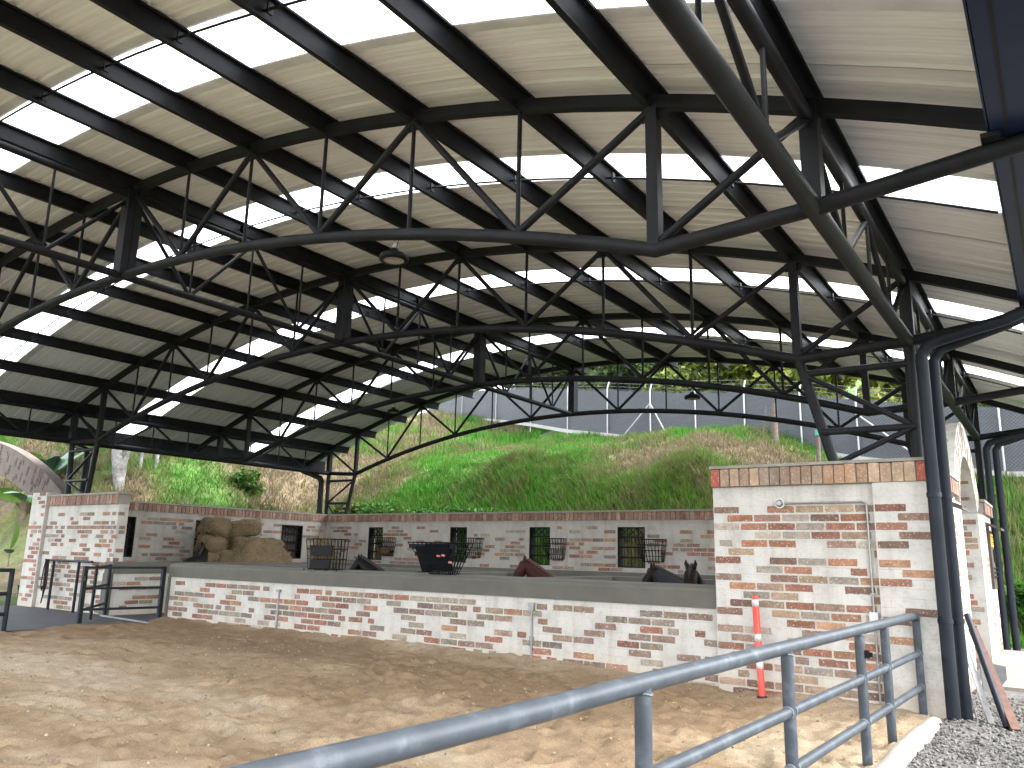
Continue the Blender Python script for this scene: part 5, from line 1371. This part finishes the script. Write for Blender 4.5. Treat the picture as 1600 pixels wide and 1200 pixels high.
DG = [(0.04, 0.066, 0.02), (0.055, 0.088, 0.027), (0.03, 0.052, 0.018), (0.08, 0.11, 0.036)]
def trees():
    kinds = [tree_mesh(11, 4.2, 2.2, YG, 0.10), tree_mesh(12, 4.6, 2.4, DG, 0.10), tree_mesh(13, 3.6, 2.4, YG+DG, 0.09)]
    spots = [(-21.5, 37.5, 1, 1.1, 'dark leafy tree beyond the fence, furthest left of the row'), (-17.2, 35.2, 1, 0.95, 'dark open tree beyond the fence left of the yellow green ones'), (-13.6, 34.6, 2, 1.0, 'mixed green tree beyond the fence above the braced fence post'),
             (-10.2, 33.8, 0, 1.05, 'bright yellow green tree beyond the fence above the small lamp'), (-6.9, 33.0, 0, 1.0, 'yellow green tree beyond the fence left of the leaning leg'), (-3.6, 32.8, 2, 0.95, 'mixed green tree beyond the fence behind the steel column'), (0.6, 32.5, 1, 0.9, 'dark green tree beyond the fence, furthest right'), (-8.6, 36.5, 1, 1.3, 'tall dark tree standing behind the yellow green trees'),
             (-12.0, 38.0, 0, 1.3, 'tall yellow green tree in the second row above the braced fence post'), (-15.6, 38.5, 1, 1.4, 'tall dark tree in the second row left of the braced fence post'), (-4.8, 36.5, 0, 1.25, 'tall yellow green tree in the second row behind the leaning leg'),
             (-0.8, 36.5, 2, 1.3, 'tall mixed green tree in the second row above the right arch'), (-19.6, 40.5, 2, 1.3, 'tall mixed green tree in the second row at the left end'), (-24.0, 40.8, 0, 1.2, 'yellow green tree where the fence bends uphill'), (-28.0, 44.5, 1, 1.3, 'dark tree beyond the uphill end of the fence')]
    for i, (x, y, k, s, l) in enumerate(spots):
        z = float(terrain(np.array([x]), np.array([y]))[0])-0.3
        root = empty('tree', (x, y, z), i*1.3, l, 'tree', 'trees beyond the fence'); root.scale = (s, s, s*0.95)
        link('trunk', kinds[k][0], root); link('crown', kinds[k][1], root)
    # pale forked tree on the left bank
    z = float(terrain(np.array([-27.05]), np.array([15.06]))[0])
    root = empty('tree', (-27.05, 15.06, z), 0, 'pale lichen-covered tree forking above the left wall', 'tree')
    sk = [Vector((0.06, 0, -0.6)), Vector((0.02, 0, 0.15)), Vector((-0.12, 0, 0.62)), Vector((-0.42, 0, 1.25)), Vector((-0.62, 0.1, 1.9)), Vector((-0.8, 0.2, 3.4)), Vector((0.14, 0.0, 1.0)), Vector((0.36, 0.0, 1.7)), Vector((0.5, 0.1, 3.0))]
    link('trunk', skin_mesh('trunk', sk, [(0, 1), (1, 2), (2, 3), (3, 4), (4, 5), (2, 6), (6, 7), (7, 8)], [0.22, 0.20, 0.20, 0.19, 0.17, 0.10, 0.12, 0.10, 0.06], M['bark_pale'], 2), root)
    V, q, c = leaf_cloud(5000, [(-1.0, 0, 4.8, 1.6, 1.6, 1.0), (0.9, 0, 4.2, 1.4, 1.4, 0.9)], 0.09, DG, 5); link('crown', np_mesh('crown', V, q, M['leaf'], c), root)
    for (x, y, l) in ((-27.35, 15.9, 'thin grey trunked tree behind the pale forked tree, left one'), (-27.0, 16.3, 'thin grey trunked tree behind the pale forked tree, right one')):
        z = float(terrain(np.array([x]), np.array([y]))[0]); root = empty('tree', (x, y, z), 0, l, 'tree', 'thin trees on the left bank')
        MB().pipe([(0, 0, -.5), (0.1, 0, 1.5), (0.05, 0, 3.5)], [0.07, 0.06, 0.04], 8).build('trunk', M['bark_pale'], root)
        V, q, c = leaf_cloud(2500, [(0, 0, 3.6, 1.3, 1.3, 0.8)], 0.09, DG, 6); link('crown', np_mesh('crown', V, q, M['leaf'], c), root)
trees()
def shrubs():
    def bush(x, y, s, cols, n, l, seed, leaf=0.055, zoff=0.0, cat='shrub', el=1.8, wide=1.0):
        z = float(terrain(np.array([x]), np.array([y]))[0])+zoff
        r = random.Random(seed); blobs = [(r.uniform(-.6, .6)*s*wide, r.uniform(-.5, .5)*s, s*r.uniform(.2, .8)/wide, s*r.uniform(.3, .6), s*r.uniform(.3, .6), s*r.uniform(.25, .5)/wide**0.5) for _ in range(int(6*wide))]
        root = empty('shrub', (x, y, z), 0, l, cat, 'shrubs and weeds on the bank')
        V, q, c = leaf_cloud(n, blobs, leaf, cols, seed, el, 0.3); link('foliage', np_mesh('foliage', V, q, M['leaf'], c), root)
        mb = MB()
        for b in blobs: mb.pipe([(0, 0, -0.2), (b[0]*.6, b[1]*.6, b[2]*.6), b[:3]], [0.03, 0.02, 0.008], 5)
        mb.build('stems', M['bark'], root)
    FG = [(0.03, 0.095, 0.012), (0.042, 0.125, 0.015), (0.024, 0.075, 0.013), (0.06, 0.15, 0.022)]
    OL = [(0.06, 0.075, 0.022), (0.085, 0.092, 0.032), (0.05, 0.07, 0.02)]
    bush(-21.4, 22.0, 1.0, FG, 4500, 'dark green leafy weed clump right of the back corner column', 1, 0.045, -0.1, wide=1.7)
    bush(-18.9, 21.9, 1.0, FG, 4500, 'fresh green weed clump behind the window left of the large hay rack', 2, 0.045, -0.1, wide=1.7)
    bush(-16.4, 21.7, 0.95, FG, 4500, 'broad leafy weed clump behind the large black hay rack', 3, 0.045, -0.1, wide=1.7)
    bush(-22.6, 21.6, 0.9, OL, 1800, 'brownish scrub left of the back corner column', 6, 0.06)
    bush(-25.2, 19.0, 0.9, OL+FG, 1800, 'low green scrub on the left bank above the hay stack', 7)
    bush(-27.6, 17.6, 0.8, FG, 1600, 'green tuft on the left bank right of the pale tree', 8)
    bush(-33.5, 17.2, 1.3, DG+YG, 2600, 'leafy shrub left of the pale forked tree', 9)
    bush(-1.05, 22.75, 0.75, FG, 2400, 'broad leaved green shrub at the right edge beyond the drain pipes', 10, 0.10)
    bush(-31.5, 12.6, 1.0, FG+DG, 2600, 'dark green bush behind the left railing', 11)
    bush(-37.5, 15.5, 1.8, DG+YG, 3600, 'large loose bush seen under the left brick arch', 12, 0.09)
    bush(-42, 17.5, 2.4, DG+OL, 3600, 'far dull bush seen under the left brick arch', 13, 0.1)
shrubs()
def banana():
    def leafm(L, W, droop):
        mb = MB(); n = 12; vs = []
        for k in range(n+1):
            t = k/n; x = L*t; z = L*0.55*t-droop*t*t; w_ = W*math.sin(PI*min(1, t*0.95+0.05))**0.6
            j = 0.06*W*math.sin(k*2.1)
            vs += [(x, -w_-j, z-0.3*w_), (x, 0, z), (x, w_+j, z-0.3*w_)]
        fs = []
        for k in range(n): a = k*3; fs += [(a, a+1, a+4, a+3), (a+1, a+2, a+5, a+4)]
        mb.add(vs, fs, True); return mb
    blue = simple('bluish_banana_leaf', (0.045, 0.105, 0.066), (0.075, 0.145, 0.095), 3, 0.5, 0.1); gr = simple('bright_banana_leaf', (0.05, 0.115, 0.012), (0.08, 0.155, 0.02), 3, 0.5, 0.1)
    r = empty('banana_plant', (-30.3, 14.3, float(terrain(np.array([-30.3]), np.array([14.3]))[0])-1.3), 0, 'banana plant with broad bluish leaves behind the left arch', 'banana plant')
    MB().pipe([(0, 0, -0.6), (0, 0, 2.6)], [0.16, 0.10], 10).build('stem', M['bark'], r)
    for k, (rz, L, W, dr, m_) in enumerate(((0.2, 2.6, 0.55, 1.0, blue), (-0.5, 2.2, 0.5, 1.4, blue), (2.2, 2.4, 0.5, 0.9, gr), (3.4, 2.6, 0.55, 1.4, gr), (-1.4, 2.2, 0.5, 1.8, blue), (1.2, 2.4, .5, .7, blue))):
        o = leafm(L, W, dr).build('leaf', m_, r); o.location = (0, 0, 1.7); o.scale = (0.62,)*3; o.rotation_euler = (1.0-0.5*(k%3), -0.5, rz)
    r = empty('banana_plant', (-30.0, 13.4, float(terrain(np.array([-30.0]), np.array([13.4]))[0])-0.6), 0, 'lower banana plant under the left brick arch', 'banana plant')
    MB().pipe([(0, 0, -0.3), (0, 0, 1.6)], [0.14, 0.08], 10).build('stem', M['bark'], r)
    for k, (rz, L, W, dr, m_) in enumerate(((0.1, 2.2, 0.45, 1.1, blue), (2.6, 2.0, 0.45, 1.0, gr), (-1.0, 2.0, 0.42, 1.4, blue), (4.4, 1.8, .4, 1.0, gr))):
        o = leafm(L, W, dr).build('leaf', m_, r); o.location = (0, 0, 1.2); o.scale = (0.6,)*3; o.rotation_euler = (1.0-0.5*(k%3), -0.3, rz)
    r = empty('young_plant', (-27.3, 11.95, 0.1), 0, 'young plant with one upright bright green leaf left of the brick pillar', 'plant')
    MB().pipe([(0, 0, -.1), (0.05, 0, 0.8), (0.0, 0, 1.5)], [0.03, 0.022, 0.012], 7).build('stem', M['bark'], r)
    o = leafm(0.75, 0.24, 0.0).build('leaf', gr, r); o.location = (0, 0, 1.42); o.rotation_euler = (0.5, -0.75, 0.4)
    o = leafm(0.5, 0.14, 0.25).build('leaf', blue, r); o.location = (0.0, 0, 1.3); o.rotation_euler = (0, -0.2, -0.5)
banana()
